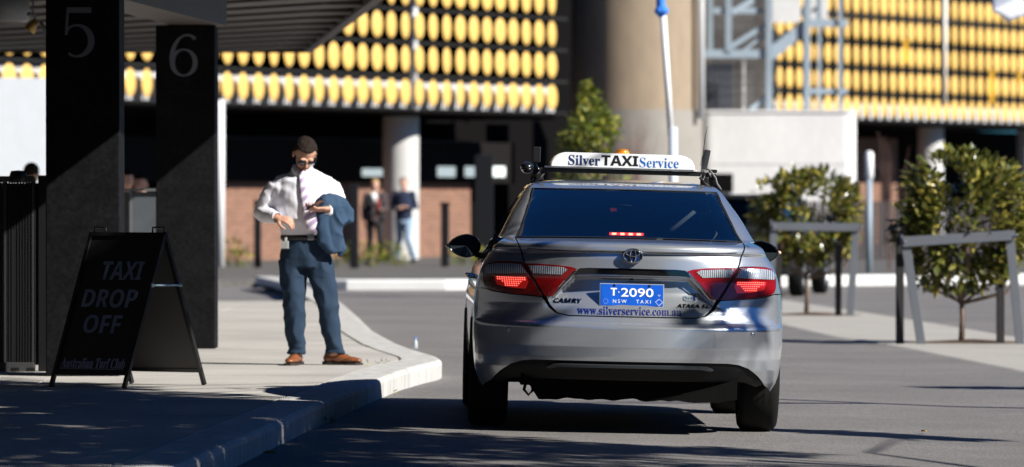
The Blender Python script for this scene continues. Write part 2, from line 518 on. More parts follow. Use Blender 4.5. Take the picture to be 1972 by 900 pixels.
def tpx(P0, off, px):
    k = (px - 986) / 10956.0; P = P0 - NV * off
    return (k * P.y - P.x) / (DV.x - k * DV.y)
LB = empty('car_park_building', (0, 0, 0)); tag(LB, 'car park building clad in rows of yellow discs, left of the concrete shaft', 'building')
ZB = 3.16
def slab(root, P0, t0, t1, z, th, depth, m_, name, off=0.12):
    a = P0 + DV * t0 - NV * off; b = P0 + DV * t1 - NV * off
    m = MB(); poly = [a, b, b - NV * depth, a - NV * depth]
    m.prism([(p.x, p.y) for p in poly], z, z + th); m.build(name, m_, root)
facade(LB, A0, -25.9, -0.1, ZB + 0.03, 5, 0.617, 0.69, 0.220, 0.275)
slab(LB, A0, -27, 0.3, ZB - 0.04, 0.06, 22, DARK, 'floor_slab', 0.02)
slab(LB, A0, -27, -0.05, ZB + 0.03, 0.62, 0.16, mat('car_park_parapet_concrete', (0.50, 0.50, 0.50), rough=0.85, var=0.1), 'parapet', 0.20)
slab(LB, A0, 0.3, 16, -.1, 13, 0.3, DARK, 'rear_wall', 7)  # added black sheet hiding the bright sky gap beside the shaft
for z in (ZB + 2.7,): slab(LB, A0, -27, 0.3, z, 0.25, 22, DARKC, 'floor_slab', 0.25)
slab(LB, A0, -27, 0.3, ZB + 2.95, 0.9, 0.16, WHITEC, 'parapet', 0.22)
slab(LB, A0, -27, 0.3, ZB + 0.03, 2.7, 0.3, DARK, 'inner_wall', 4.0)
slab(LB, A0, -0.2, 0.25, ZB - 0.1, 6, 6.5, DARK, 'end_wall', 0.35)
def column(root, P0, t, d, r, z1, mt=COLC):
    p = P0 + DV * t - NV * d; m = MB()
    m.lathe([(r, -0.1), (r, z1)], n=32, M=Matrix.Translation(p)); m.build('column', mt, root)
    return p
# position chosen on the facade line so the column stands where the photograph shows it
column(LB, A0, tpx(A0, 1.1, 772), 1.1, 0.385, ZB - 0.1)
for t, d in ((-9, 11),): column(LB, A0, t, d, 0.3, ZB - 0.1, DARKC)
# thin vertical pipes behind the discs, one catches the light
for t in (tpx(A0, .1, 797),):
    m = MB(); p = A0 + DV * t - NV * 0.10
    m.tube([p + Vector((0, 0, ZB)), p + Vector((0, 0, ZB + 3.4))], 0.085, n=12); m.build('downpipe', WHITEP, LB)

def brick_wall(name, P0, t0, t1, off, z1, label):
    a = P0 + DV * t0 - NV * off; b = P0 + DV * t1 - NV * off; L = (b - a).length
    m = MB(); m.prism([(p.x, p.y) for p in (a, b, b - NV * 0.25, a - NV * 0.25)], -0.1, z1)
    me = m.mesh(name); uv = me.uv_layers.new(name='UV')
    for p in me.polygons:
        for li in p.loop_indices:
            v = me.vertices[me.loops[li].vertex_index].co
            uv.data[li].uv = ((v - a).dot(DV), v.z)
    o = link(name, me, None, BRICK); tag(o, label, 'wall'); return o, a, b
DW = 2.37
brick_wall('brick_wall', A0, tpx(A0, DW, 405), tpx(A0, DW, 760), DW, 2.6, 'orange brick wall left of the round white column, behind the man')
brick_wall('brick_wall', A0, tpx(A0, DW, 761), tpx(A0, DW, 906), DW, 2.6, 'orange brick wall right of the round white column, left of the taxi')
# near-black back wall for the shaded void, glowing panels for daylight openings
bw = empty('undercroft_wall'); tag(bw, 'shade-black wall with glowing panels for daylight openings beneath the yellow disc building', 'wall')
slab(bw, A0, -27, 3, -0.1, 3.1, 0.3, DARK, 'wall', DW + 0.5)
slab(bw, A0, -5, 18, -0.1, 3.3, 0.3, DARK, 'wall', 6.0)  # added dark filler closing the gap between the buildings
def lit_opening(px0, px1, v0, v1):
    # small glowing panels on the dark beam stand in for daylight openings
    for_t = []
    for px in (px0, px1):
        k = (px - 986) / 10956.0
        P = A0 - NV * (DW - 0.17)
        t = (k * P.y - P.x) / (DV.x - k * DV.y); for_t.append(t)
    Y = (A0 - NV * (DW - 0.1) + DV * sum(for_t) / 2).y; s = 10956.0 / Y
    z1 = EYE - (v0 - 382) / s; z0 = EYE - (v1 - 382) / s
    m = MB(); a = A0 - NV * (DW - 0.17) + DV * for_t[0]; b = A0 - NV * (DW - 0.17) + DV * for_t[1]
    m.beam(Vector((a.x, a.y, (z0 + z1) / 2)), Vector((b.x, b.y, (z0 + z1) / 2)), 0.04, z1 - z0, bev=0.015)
    m.build('daylight_panel', mat('daylight_glow', (0.62, 0.68, 0.66), rough=0.6, emit=(0.8, 0.92, 0.9), estr=0.35), bw)
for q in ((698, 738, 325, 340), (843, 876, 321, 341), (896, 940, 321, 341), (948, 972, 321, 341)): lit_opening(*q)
m = MB(); a = A0 - NV * (DW - 0.12) + DV * -22; b = A0 - NV * (DW - 0.12) + DV * 2
m.beam(Vector((a.x, a.y, 2.12)), Vector((b.x, b.y, 2.12)), 0.06, 0.9); m.build('beam', mat('dark_beam_paint', (0.010, 0.009, 0.009), rough=0.9, spec=0.1), bw)
# dark posts standing before the brick wall
def dark_post(px, Y, h, w, label, top=None):
    X = (px - 986) / 10956.0 * Y; m = MB(); m.box((0, 0, h / 2), (w, w, h), bev=0.01)
    if top: m.box((0, 0, h + 0.03), (w * 1.25, w * 1.25, 0.06), bev=0.01)
    o = m.build('fence_post', BLACKM); o.location = (X, Y, 0.05)
    tag(o, label, 'post', 'dark posts in front of the brick wall'); return o
dark_post(496, 105, 1.25, 0.13, 'dark post in front of the brick, left of the man')
dark_post(682, 104, 1.55, 0.16, 'dark post just right of the man, behind his jacket')
dark_post(857, 106, 1.15, 0.15, 'dark post between the round column and the taxi', True)
dark_post(932, 108, 2.1, 0.35, 'broad dark post right beside the left wing mirror of the taxi')

# right building
RB = empty('car_park_building', (0, 0, 0)); tag(RB, 'car park building with wavy rows of yellow discs, right of the steel stair', 'building')
facade(RB, B0, -7.6, 13.6, 3.42, 5, 0.617, 0.685, 0.212, 0.280)
slab(RB, B0, -9, 20, 3.34, 0.07, 22, DARK, 'floor_slab', 0.02)
slab(RB, B0, -9, 20, 3.45, 0.40, 0.16, mat('car_park_parapet_concrete', (0.5, 0.5, 0.5)), 'parapet', 0.22)
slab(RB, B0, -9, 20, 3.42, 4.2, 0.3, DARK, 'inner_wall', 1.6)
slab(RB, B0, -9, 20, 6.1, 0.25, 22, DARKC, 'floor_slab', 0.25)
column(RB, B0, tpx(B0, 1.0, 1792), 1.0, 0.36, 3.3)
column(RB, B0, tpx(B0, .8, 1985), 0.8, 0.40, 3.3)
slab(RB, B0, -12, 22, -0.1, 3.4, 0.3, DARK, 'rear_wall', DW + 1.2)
YS = mat('orange_yellow_pipe_paint', (0.80, 0.45, 0.03), rough=0.5)
for px, z0, z1 in ((1739, 5.0, 5.6), (1905, 4.0, 4.9), (1958, 4.6, 4.9)):
    k = (px - 986) / 10956.0; t = (k * B0.y - B0.x) / (DV.x - k * DV.y); p = B0 + DV * t + NV * 0.08
    m = MB(); m.beam(p + Vector((0, 0, z0)), p + Vector((0, 0, z1)), 0.10, 0.05); m.build('yellow_pipe', YS, RB)
k = (1815 - 986) / 10956.0; t = (k * B0.y - B0.x) / (DV.x - k * DV.y); p = B0 + DV * t + NV * 0.07
m = MB(); m.tube([p + Vector((0, 0, 3.9)), p + Vector((0, 0, 7))], 0.05, n=8); m.build('downpipe', WHITEP, RB)
brick_wall('brick_wall', B0, -9, tpx(B0, DW, 1728), DW, 3.0, 'orange brick wall behind the light pole on the right')
# timber-dark fence below it
fr = empty('paling_fence'); tag(fr, 'dark paling fence below the brick wall, behind the right-hand light pole', 'fence')
pm = MB(); pm.box((0, 0, 0.62), (0.16, 0.03, 1.24), bev=0.004); pme = pm.mesh('paling'); pme.materials.append(mat('dark_stained_timber', (0.035, 0.028, 0.028), rough=0.8, var=0.3))
for i in range(44):
    p = Vector((5.4 + 0.18 * i, 118 + 0.10 * i, 0.03)); o = link('paling', pme, fr); o.location = p; o.rotation_euler = (0, 0, 0.5 + 0.02 * math.sin(i * 3.3))

# concrete shaft, base and block
m = MB(); m.lathe([(1.48, -0.1), (1.48, 3.3)], n=64, M=Matrix.Translation((2.78, 127.2, 0)))
SH = empty('concrete_shaft'); tag(SH, 'tall round tan concrete shaft between the two disc facades', 'tower')
m.v = [(x, y, z) for x, y, z in m.v]; m.build('base_ring', mat('shaft_base_concrete', (0.27, 0.25, 0.22), rough=0.85, var=0.15, vscale=0.8), SH)
m = MB(); m.lathe([(1.45, 3.3), (1.45, 10.5)], n=64, M=Matrix.Translation((2.78, 127.2, 0))); m.build('shaft', TOWER, SH)
m = MB(); m.tube([(4.19, 126.4, 3.1), (4.19, 126.4, 10)], 0.085, n=16)
o = m.build('vertical_pipe', WHITEP); tag(o, 'white vertical pipe on the right edge of the concrete shaft', 'pipe')
WB = empty('concrete_block'); tag(WB, 'low off-white concrete block with rounded corner behind the taxi roof', 'building')
def rounded(x0, x1, y0, y1, r, n=8):
    pts = []
    for cx, cy, a in ((x1 - r, y1 - r, 0), (x0 + r, y1 - r, 90), (x0 + r, y0 + r, 180), (x1 - r, y0 + r, 270)):
        for i in range(n + 1):
            q = R_(a + 90 * i / n); pts.append((cx + r * math.cos(q), cy + r * math.sin(q)))
    return pts
m = MB(); m.prism(rounded(4.2, 7.76, 128.0, 134, 0.30), -0.1, 3.26); m.build('wall', WHITEC, WB)
m = MB(); m.prism(rounded(4.17, 7.79, 127.97, 134.03, 0.30), 3.26, 3.32); m.build('coping', WHITEC, WB)
m = MB(); m.box((4.72, 127.98, 1.68), (0.5, 0.06, 0.42), bev=0.01); m.build('vent_opening', DARK, WB)  # solid black box in place of a shaded opening
m = MB()
for zz in (1.1, 2.1):
    m.box((6.0, 127.998, zz), (3.0, 0.012, 0.012))
m.build('formwork_joint', mat('joint_shadow_grey', (0.3, 0.3, 0.3)), WB)

# steel stair tower above the block
ST = empty('steel_stair'); tag(ST, 'pale blue steel stair tower standing above the concrete block', 'staircase')
def pxw(u, v, Y): s = 10956.0 / Y; return Vector(((u - 986) / s, Y, EYE - (v - 382) / s))
def stair_bar(name, a, b, Y, w, h=None, d=0.1):
    m = MB(); m.beam(pxw(*a, Y), pxw(*b, Y + d), w * 1.12, (h or w) * 1.12); m.build(name, STEELB, ST)
YS0 = 129.2
for u, w, y_ in ((1403, .14, YS0), (1481, .14, YS0), (1554, .14, YS0), (1578, .08, YS0 + 1.5), (1618, .09, YS0), (1368, .11, YS0 + 1)):
    z1 = 8.0; p = pxw(u, 212 if u != 1403 and u != 1368 else 100, y_)
    m = MB(); m.beam(p, Vector((p.x, p.y, z1)), w, w); m.build('stair_post', STEELB, ST)
for a, b, w, h in (((1358, 104), (1485, 104), .12, .17), ((1480, 108), (1550, 52), .10, .24), ((1550, 45), (1632, 45), .12, .16), ((1373, 21), (1470, 21), .08, .12), ((1556, 176), (1632, 176), .07, .10),
                   ((1400, 95), (1480, 45), .07, .10), ((1410, 25), (1450, 0), .07, .12), ((1445, 212), (1480, 184), .06, .10), ((1430, 100), (1480, 60), .05, .06)):
    stair_bar('stair_beam', a, b, YS0 + random.uniform(0, .02), w, h)
for i in range(7):
    u = 1487 + i * 10; v = 92 - i * 8; p = pxw(u, v, YS0 + 0.6); m = MB(); m.box(p, (0.24, 1.0, 0.04)); m.build('stair_tread', STEELB, ST)
m = MB(); a = pxw(1485, 42, YS0 + .8); b = pxw(1545, -30, YS0 + .8)
m.box(((a.x + b.x) / 2, YS0 + 1.5, (a.z + b.z) / 2), (b.x - a.x, 0.05, b.z - a.z)); m.build('white_panel', WHITEC, ST)
a = pxw(1552, 42, YS0 + .8); b = pxw(1597, -30, YS0 + .8)
m = MB(); m.box(((a.x + b.x) / 2, YS0 + 1.5, (a.z + b.z) / 2), (b.x - a.x, 0.05, b.z - a.z)); m.build('white_panel', WHITEC, ST)
m = MB(); p = pxw(1570, 18, YS0 + 1.45); m.ell(p, (0.035, 0.02, 0.045)); m.build('panel_hole', DARK, ST)
# dark mesh cage and doorway behind the lower stair
cg = empty('mesh_screen'); tag(cg, 'dark wire mesh screen behind the lower flight of the steel stair', 'screen')
a = pxw(1358, 212, 133.2); b = pxw(1480, -60, 133.2)
m = MB(); m.box(((a.x + b.x) / 2, 134.2, (a.z + b.z) / 2), (b.x - a.x, 0.05, b.z - a.z)); m.build('back_panel', mat('brown_screen', (0.10, 0.085, 0.07), rough=0.8, var=0.3, vscale=3), cg)
a = pxw(1358, 212, 133.0); b = pxw(1412, 122, 133.0)
m = MB(); m.box(((a.x + b.x) / 2, 133.0, (a.z + b.z) / 2), (b.x - a.x, 0.05, b.z - a.z)); m.build('dark_door', mat('navy_door', (0.02, 0.024, 0.035), rough=0.6), cg)
m = MB()
for i in range(26):
    u = 1358 + i * 4.8; m.beam(pxw(u, 212, 131.5), pxw(u + 30, -10, 131.5), .012, .012)
    m.beam(pxw(u, -10, 131.52), pxw(u + 30, 212, 131.52), .012, .012)
m.build('wire_mesh', GREYM, cg)
for u in (1420, 1433):
    m = MB(); m.beam(pxw(u, 212, 132.6), pxw(u, 118, 132.6), .05, .05); m.build('upright', WHITEC if u == 1433 else DARK, cg)

# pale wall at the far left
m = MB(); m.prism([(-12.5, 94), (-7.35, 96), (-7.35, 96.3), (-12.5, 94.3)], -0.1, 3.36)
tag(m.build('white_wall', mat('bright_render', (0.44, 0.46, 0.48), rough=0.8, var=0.05)), 'bright white rendered wall behind the black gate', 'wall')
m = MB(); m.tube([(-5.42, 105.8, 0), (-5.42, 105.8, 3.16)], 0.075, n=18)
tag(m.build('slim_column', WHITEP), 'slim white column just right of the pillar numbered 6', 'column')

# ------------------------------------------------------------------ canopy over the pavement
CZ = 3.2
CN = empty('drop_off_canopy'); tag(CN, 'brown slatted canopy over the drop-off pavement, upper left', 'canopy')
def edge_x(y): return kx(y) + 0.02 if y < 44.6 else interp([(44.6, -.74), (53.5, -1.27), (72.5, -2.6), (80, -3.1)], y)
n0 = 18.0; n1 = 72.6
def rib(yk):
    # rib runs (1,-1.73): x from -9.5 to the edge
    pts = []
    for i in range(0, 121):
        x = -9.6 + i * 0.08; y = yk - 1.73 * (x + 2.0)
        if y > n1 - 0.15 or y < n0: continue
        if x > edge_x(y) - 0.16: break
        pts.append((x, y))
    if len(pts) < 4: return
    (xa, ya), (xb, yb) = pts[0], pts[-1]
    m = MB(); m.beam((xa, ya, CZ + 0.11), (xb, yb, CZ + 0.11), 0.55, 0.2); m.build('soffit_batten', BATTEN, CN)
yk = 18.0
while yk < 86: rib(yk); yk += 1.9
m = MB()
ed = [(edge_x(y), y) for y in [n0 + (n1 - n0) * i / 40 for i in range(41)]]
poly = ed + [(-10, n1), (-10, n0)]
m.prism(poly, CZ + 0.30, CZ + 0.42); m.build('roof_deck', mat('canopy_deck_dark', (0.03, 0.026, 0.024), rough=0.8), CN)
m = MB()
for (a, b) in zip(ed, ed[1:]): m.beam((*a, CZ + 0.19), (*b, CZ + 0.19), 0.10, 0.40, ext=0.01)
m.build('edge_fascia', FASC, CN)
m = MB(); m.beam((-10, n1, CZ + 0.19), (edge_x(n1), n1, CZ + 0.19), 0.10, 0.40); m.build('end_fascia', BATTEN, CN)
m = MB(); m.beam((-3.55, 29.0, 2.86), (-2.46, 45.1, 2.86), 0.40, 0.32); m.build('pillar_beam', FASC, CN)
m = MB(); m.beam((-2.58, 44.85, 2.86), (-1.2, 44.6, 3.3), 0.03, 0.03); m.build('tie_rod', BLACKM, CN)

# pillars with numbers
def pillar(px0, px1, Y, label, num, yaw):
    s = 10956.0 / Y; x0 = (px0 - 986) / s; x1 = (px1 - 986) / s; w = x1 - x0
    rt = empty('numbered_pillar', ((x0 + x1) / 2, Y + w / 2, KTOP - 0.003), yaw); tag(rt, label, 'pillar', 'black numbered pillars')
    m = MB(); m.box((0, 0, 1.275), (w, w, 2.55), bev=0.008); m.build('shaft', BLACKP, rt)
    fy = -w / 2
    def place(x, y, d): return Vector((x, fy - d, y))
    return rt, w, place, s
NUM = mat('charcoal_numeral_paint', (0.12, 0.12, 0.14), rough=0.6)
rt, w, pl, s = pillar(88, 230, 38.0, 'black pillar with the numeral 5, nearest the gate', '5', 0.0)
cx = (154 - 159) / s; zc = EYE - KTOP + (382 - 60) / s
k = 1 / s
def P5(u, v): return (cx + (u - 156) * k, zc - (v - 60) * k)
mm = MB()
ribbon(mm, [P5(131, 19), P5(178, 19)], [11 * k, 11 * k], pl)
ribbon(mm, [P5(133, 17), P5(129.5, 67)], [5.5 * k, 5.5 * k], pl, 0.0045)
arc = []; wd = []
for i in range(25):
    q = R_(128 - 255 * i / 24 ); arc.append(P5(149 + 29 * math.cos(q) * (1 if math.cos(q) > 0 else 0.85), 78 - 30 * math.sin(q))); wd.append((4.5 + 8.5 * max(0, math.cos(q)) ** 1.2) * k)
arc = [P5(129.5, 65)] + arc; wd = [4 * k] + wd
ribbon(mm, arc, wd, pl, 0.0050)
mm.build('numeral', NUM, rt)
rt, w, pl, s = pillar(300, 414, 44.8, 'black pillar with the numeral 6, just behind the sandwich board', '6', 0.0)
k = 1 / s; zc = EYE - KTOP + (382 - 106) / s; cx = (353 - 357) / s
def P6(u, v): return (cx + (u - 353) * k, zc - (v - 106) * k)
mm = MB(); pts = []; wd = []
for i in range(33):
    q = R_(150 - 360 * i / 32); pts.append(P6(354 + 22 * math.cos(q), 120 - 25 * math.sin(q))); wd.append((3.2 + 6.5 * abs(math.cos(q)) ** 1.5) * k)
ribbon(mm, pts, wd, pl, 0.0045)
ribbon(mm, [P6(332, 124), P6(331, 110), P6(333, 96), P6(338, 84), P6(345, 74), P6(354, 68), P6(364, 67), P6(371, 70), P6(376, 75)], [8.5 * k, 9 * k, 8.5 * k, 7 * k, 5 * k, 4 * k, 4 * k, 6 * k, 7 * k], pl, 0.0052)
mm.build('numeral', NUM, rt)
# ------------------------------------------------------------------ gate, posts, screens on the left
def W(u, v, Y): s = 10956.0 / Y; return Vector(((u - 986) / s, Y, EYE - (v - 382) / s))
gt = empty('slat_gate', (-3.5, 39.0, KTOP)); tag(gt, 'black vertical slat gate with grey frame at the far left', 'gate')
def loc(p): return p - Vector((-3.5, 39.0, KTOP))
GF = mat('worn_gate_frame', (0.055, 0.055, 0.058), rough=0.45, metal=0.3)
for a, b, w, h in (((-40, 345), (66, 345), .05, .04), ((-40, 708), (66, 708), .05, .07)):
    m = MB(); m.beam(loc(W(*a, 39)), loc(W(*b, 39)), w, h, bev=.004); m.build('rail', GF, gt)
for u in (9, 64):
    m = MB(); m.beam(loc(W(u, 712, 39)), loc(W(u, 342, 39)), .03, .03, bev=.003); m.build('stile', GF, gt)
sm_ = MB(); sm_.box((0, 0, 0), (0.012, 0.03, (703 - 350) / 281), bev=.002); sme = sm_.mesh('slat'); sme.materials.append(BLACKM)
for i in range(20):
    u = -36 + i * 5.4
    o = link('slat', sme, gt); o.location = loc(W(u, 526.5, 39.0))
bm_ = MB(); bm_.box(loc(W(35, 528, 39.12)), (0.42, 0.02, 1.25)); bm_.build('backing_panel', mat('black_backing', (0.006, 0.006, 0.007), rough=0.7), gt)
for u in (30, 60):
    m = MB(); m.box(loc(W(u, 718, 39)), (.05, .06, .07)); m.build('foot', BLACKM, gt)
m = MB(); m.lathe([(0, 0.035), (.05, .03), (.06, 0), (.06, -.05), (0, -.05)], n=14, M=Matrix.Translation(loc(W(35, 338, 39)))); m.build('hinge_cap', BLACKM, gt)
m = MB(); m.beam(W(84, 716, 39.05), W(84, 338, 39.05), .07, .07, bev=.004)
tag(m.build('gate_post', BLACKM), 'thick black post between the slat gate and the first pillar', 'post')
m = MB(); m.tube([W(96, 712, 39.3), W(96, 352, 39.3)], .012, n=10); m.tube([W(107, 712, 39.3), W(107, 352, 39.3)], .016, n=10); m.beam(W(94, 353, 39.3), W(109, 353, 39.3), .03, .03); m.beam(W(94, 705, 39.3), W(109, 705, 39.3), .05, .05)
tag(m.build('gate_jamb', GREYM), 'narrow grey steel frame beside the thick black gate post', 'frame')
# acrylic screen between the pillars
ps = empty('wind_screen'); tag(ps, 'dull grey translucent screen between the two numbered pillars', 'screen')
m = MB(); a = W(205, 690, 48); b = W(318, 370, 48); m.box(((a.x + b.x) / 2, 48, (a.z + b.z) / 2), (b.x - a.x, .012, b.z - a.z))
m.build('panel', mat('smoky_panel', (0.075, 0.085, 0.095), rough=0.35, var=0.25, vscale=2.5), ps)
for u in (205, 252, 318):
    m = MB(); m.beam(W(u, 700, 47.97), W(u, 364, 47.97), .022, .03); m.build('upright', GREYM, ps)
m = MB(); m.beam(W(203, 366, 47.97), W(320, 366, 47.97), .025, .022); m.build('top_rail', GREYM, ps)
# drum lamp under the canopy, little brass spotlight
dl = empty('drum_lamp', W(8, 18, 50)); tag(dl, 'grey drum-shaped lamp hanging under the canopy at the top left corner', 'lamp')
m = MB(); m.lathe([(0, -.115), (.20, -.115), (.225, -.10), (.225, .10), (.20, .115), (0, .115)], n=36); m.build('drum_shade', mat('grey_lamp_shade', (0.22, 0.23, 0.25), rough=0.5), dl)
m = MB(); m.lathe([(0, -.125), (.17, -.125), (.17, -.112)], n=30); m.build('rim', FASC, dl); m = MB(); m.tube([(0, 0, .1), (0, 0, .35)], .015); m.build('stem', BLACKM, dl)
bl = empty('spotlight', W(64, 48, 46)); tag(bl, 'small brass spotlight below the canopy, left of the pillar numbered 5', 'lamp')
BR = mat('old_brass', (0.45, 0.30, 0.10), rough=0.35, metal=0.7)
Mr = Matrix.Rotation(R_(35), 4, 'Y')
m = MB(); m.lathe([(0, .05), (.025, .05), (.035, .0), (.05, -.05), (.045, -.06), (0, -.045)], n=18, M=Mr); m.build('lamp_head', BR, bl)
m = MB(); m.tube([(0.02, 0, .04), (0.0, 0, .10), (.0, 0, .3)], .008); m.tube([(.06, 0, .02), (.09, .01, -.03), (.10, .01, -.11)], .012); m.ell((-.03, 0, .085), (.022, .02, .02)); m.build('bracket', GREYM, bl)

# ------------------------------------------------------------------ sandwich board
sb = empty('sandwich_board', (-2.43, 36.0, KTOP)); tag(sb, 'black A-frame sandwich board reading TAXI DROP OFF on the pavement', 'sign')
e1 = Vector((0.835, -0.55, 0)); en = Vector((-0.55, -0.835, 0)); Wd = 0.60; Hh = 0.965; Sp = 0.42
FRM = mat('sign_frame_black', (0.012, 0.012, 0.013), rough=0.4)
def board(sgn, name, mt):
    up = (Vector((0, 0, Hh)) - en * Sp * sgn).normalized(); nrm = (e1.cross(up)).normalized()
    if nrm.dot(en) * sgn < 0: nrm = -nrm
    top = Vector((0, 0, Hh)); Ln = Vector((Sp, 0, Hh)).length
    def P(x, y, d): return top - up * (Ln - y) + e1 * x + nrm * d        # y measured up from the feet
    m = MB()
    for sx in (-1, 1): m.beam(P(sx * (Wd / 2 - .012), 0, 0), P(sx * (Wd / 2 - .012), Ln, 0), .024, .024, up=nrm)
    for yy in (.10, Ln - .012): m.beam(P(-Wd / 2, yy, 0), P(Wd / 2, yy, 0), .024, .022, up=nrm)
    m.build('leg_frame', FRM, sb)
    m = MB(); 
    vs = [P(-Wd / 2 + .012, .10, -.004), P(Wd / 2 - .012, .10, -.004), P(Wd / 2 - .012, Ln - .01, -.004), P(-Wd / 2 + .012, Ln - .01, -.004)]
    vs += [v + nrm * .006 for v in vs]; m.add(vs, [(3, 2, 1, 0), (4, 5, 6, 7), (0, 1, 5, 4), (1, 2, 6, 5), (2, 3, 7, 6), (3, 0, 4, 7)]); m.build(name, mt, sb)
    return P, Ln, nrm
P, Ln, nf = board(1, 'front_panel', mat('black_sign_face', (0.008, 0.008, 0.009), rough=0.5))
Pb, Lb, nb = board(-1, 'back_panel', mat('grey_sign_back', (0.07, 0.068, 0.066), rough=0.7))
TG = mat('sign_letter_grey', (0.23, 0.27, 0.35), rough=0.6)
def yy(v): return (742 - v) / 304.0 / Hh * Ln * 1.0
def pp(x0, y0): return lambda x, y, d: P(x0 + x, y0 + y, d + .003)
text_obj('lettering', 'TAXI', 'sans', .325, .125, pp(0.035, yy(521)), TG, sb)
text_obj('lettering', 'DROP', 'sans', .42, .125, pp(-.005, yy(574)), TG, sb)
text_obj('lettering', 'OFF', 'sans', .29, .125, pp(-.01, yy(623)), TG, sb)
TL = mat('sign_script_grey', (0.45, 0.48, 0.55), rough=0.6)
text_obj('lettering', 'Australian Turf Club', 'serif', .50, .068, pp(0, yy(697)), TL, sb, offset=-0.006)
m = MB(); m.beam(P(-.25, yy(708), .004), P(.25, yy(708), .004), .003, .004, up=nf); m.build('underline', TL, sb)
for sx in (-.22, .24):
    c = Vector((0, 0, Hh)) + e1 * sx
    m = MB(); m.tube([c + e1 * -.045, c + e1 * -.045 + Vector((0, 0, .035)), c + e1 * .045 + Vector((0, 0, .035)), c + e1 * .045], .006, n=6); m.build('handle', FRM, sb)
m = MB(); m.tube([P(Wd / 2, Ln * .66, 0), Pb(Wd / 2, Ln * .66, 0)], .006, n=8)
m.ell(P(Wd / 2, Ln * .66, 0), (.012, .012, .012)); m.ell(Pb(Wd / 2, Ln * .66, 0), (.02, .012, .012)); m.build('spreader_cord', mat('pale_blue_cord', (0.35, 0.50, 0.58), rough=0.5), sb)

# ------------------------------------------------------------------ flag pole, light pole, marquee corner
fp = empty('feather_flag_pole', (1.75, 62, road_z(1.75, 62))); tag(fp, 'leaning white pole with a blue furled flag tip behind the taxi', 'pole')
def L_(u, v): return W(u, v, 62) - Vector((1.75, 62, road_z(1.75, 62)))
m = MB(); m.tube([L_(1277, 30), L_(1292, 262)], .035, n=12); m.build('pole', WHITEP, fp)
m = MB(); m.tube([L_(1296, 245), L_(1299, 700)], .05, n=14); m.build('sleeve', mat('pole_sleeve_grey', (0.50, 0.55, 0.60), rough=0.5), fp)
m = MB(); m.tube([L_(1274, -90), L_(1274, -12), L_(1272, 0), L_(1273, 12), L_(1274, 22), L_(1275, 34)], [.02, .035, .05, .055, .085, .03], n=12)
me = blob(m, .012, 2, disp=lambda c: .008 * noise.noise(c * 18)); link('furled_flag', me, fp, mat('bright_blue_cloth', (0.03, 0.20, 0.72), rough=0.7))
lp = empty('light_pole', (6.1, 97.5, -.05)); tag(lp, 'slender grey light pole with a white head between the two small trees', 'lamp post')
def L2(u, v): return W(u, v, 97.5) - Vector((6.1, 97.5, -.05))
m = MB(); m.tube([L2(1674, 540), L2(1674, 344)], .052, n=14); m.build('pole', STEELB, lp)
m = MB(); m.tube([L2(1674, 345), L2(1674, 342), L2(1674, 296), L2(1674, 291)], [.05, .075, .075, .03], n=16); m.build('lamp_head', WHITEP, lp)
mq = MB()
a, b, c, d = W(1908, 22, 70), W(1985, -14, 70), W(2060, 10, 70), W(1940, 40, 70)
mq.add([a, b, c, d, a + Vector((.1, 1.2, .35)), b + Vector((.1, 1.2, .5)), c + Vector((0, 1.2, .1)), d + Vector((0, .2, -.03))], [(0, 1, 2, 3), (4, 5, 6, 7), (0, 1, 5, 4), (1, 2, 6, 5), (2, 3, 7, 6), (3, 0, 4, 7)])
for i in range(1, 3): pass
me = modded(mq.mesh('awning_corner'), [('SUBSURF', dict(levels=2, render_levels=2, subdivision_type='SIMPLE')), ('REMESH', dict(mode='VOXEL', voxel_size=.03)), ('SMOOTH', dict(factor=.5, iterations=3))])
mt_p = MB(); mt_p.tube([W(2020, 30, 70.5), Vector((W(2020, 30, 70.5).x, 70.5, -.07))], .03)
aw = empty('market_umbrella', (W(2020, 0, 70).x, 70.5, -.07)); tag(aw, 'corner of a white fabric umbrella at the top right corner', 'umbrella')
for nm, me_, mt_ in (('canopy', me, mat('white_fabric', (0.78, 0.80, 0.84), rough=0.8)), ('pole', mt_p.mesh('pole'), WHITEP)):
    o = link(nm, me_, aw, mt_); o.location = -Vector(aw.location)
    if not o.data.materials: o.data.materials.append(mt_)

# ------------------------------------------------------------------ vegetation
def leaf_mat(name, col, col2, spec=0.5, rough=0.35, trans=0.25):
    m = bpy.data.materials.new(name); m.use_nodes = True; nt = m.node_tree; b = nt.nodes['Principled BSDF']
    oi = nt.nodes.new('ShaderNodeNewGeometry'); ob = nt.nodes.new('ShaderNodeObjectInfo')
    ad = nt.nodes.new('ShaderNodeMath'); ad.operation = 'ADD'; fr_ = nt.nodes.new('ShaderNodeMath'); fr_.operation = 'FRACT'
    nt.links.new(oi.outputs['Random Per Island'], ad.inputs[0]); nt.links.new(ob.outputs['Random'], ad.inputs[1]); nt.links.new(ad.outputs[0], fr_.inputs[0])
    r = nt.nodes.new('ShaderNodeValToRGB'); r.color_ramp.elements[0].color = (*col, 1); r.color_ramp.elements[1].color = (*col2, 1)
    r.color_ramp.elements[0].position = 0.58
    e = r.color_ramp.elements.new(0.82); e.color = (*[(a + b_) / 2 for a, b_ in zip(col, col2)], 1)
    nt.links.new(fr_.outputs[0], r.inputs[0]); nt.links.new(r.outputs[0], b.inputs['Base Color'])
    b.inputs['Roughness'].default_value = rough; b.inputs['Specular IOR Level'].default_value = spec
    t = nt.nodes.new('ShaderNodeBsdfTranslucent'); nt.links.new(r.outputs[0], t.inputs[0]); x = nt.nodes.new('ShaderNodeMixShader'); x.inputs[0].default_value = trans
    nt.links.new(b.outputs[0], x.inputs[1]); nt.links.new(t.outputs[0], x.inputs[2]); nt.links.new(x.outputs[0], nt.nodes['Material Output'].inputs[0])
    return m
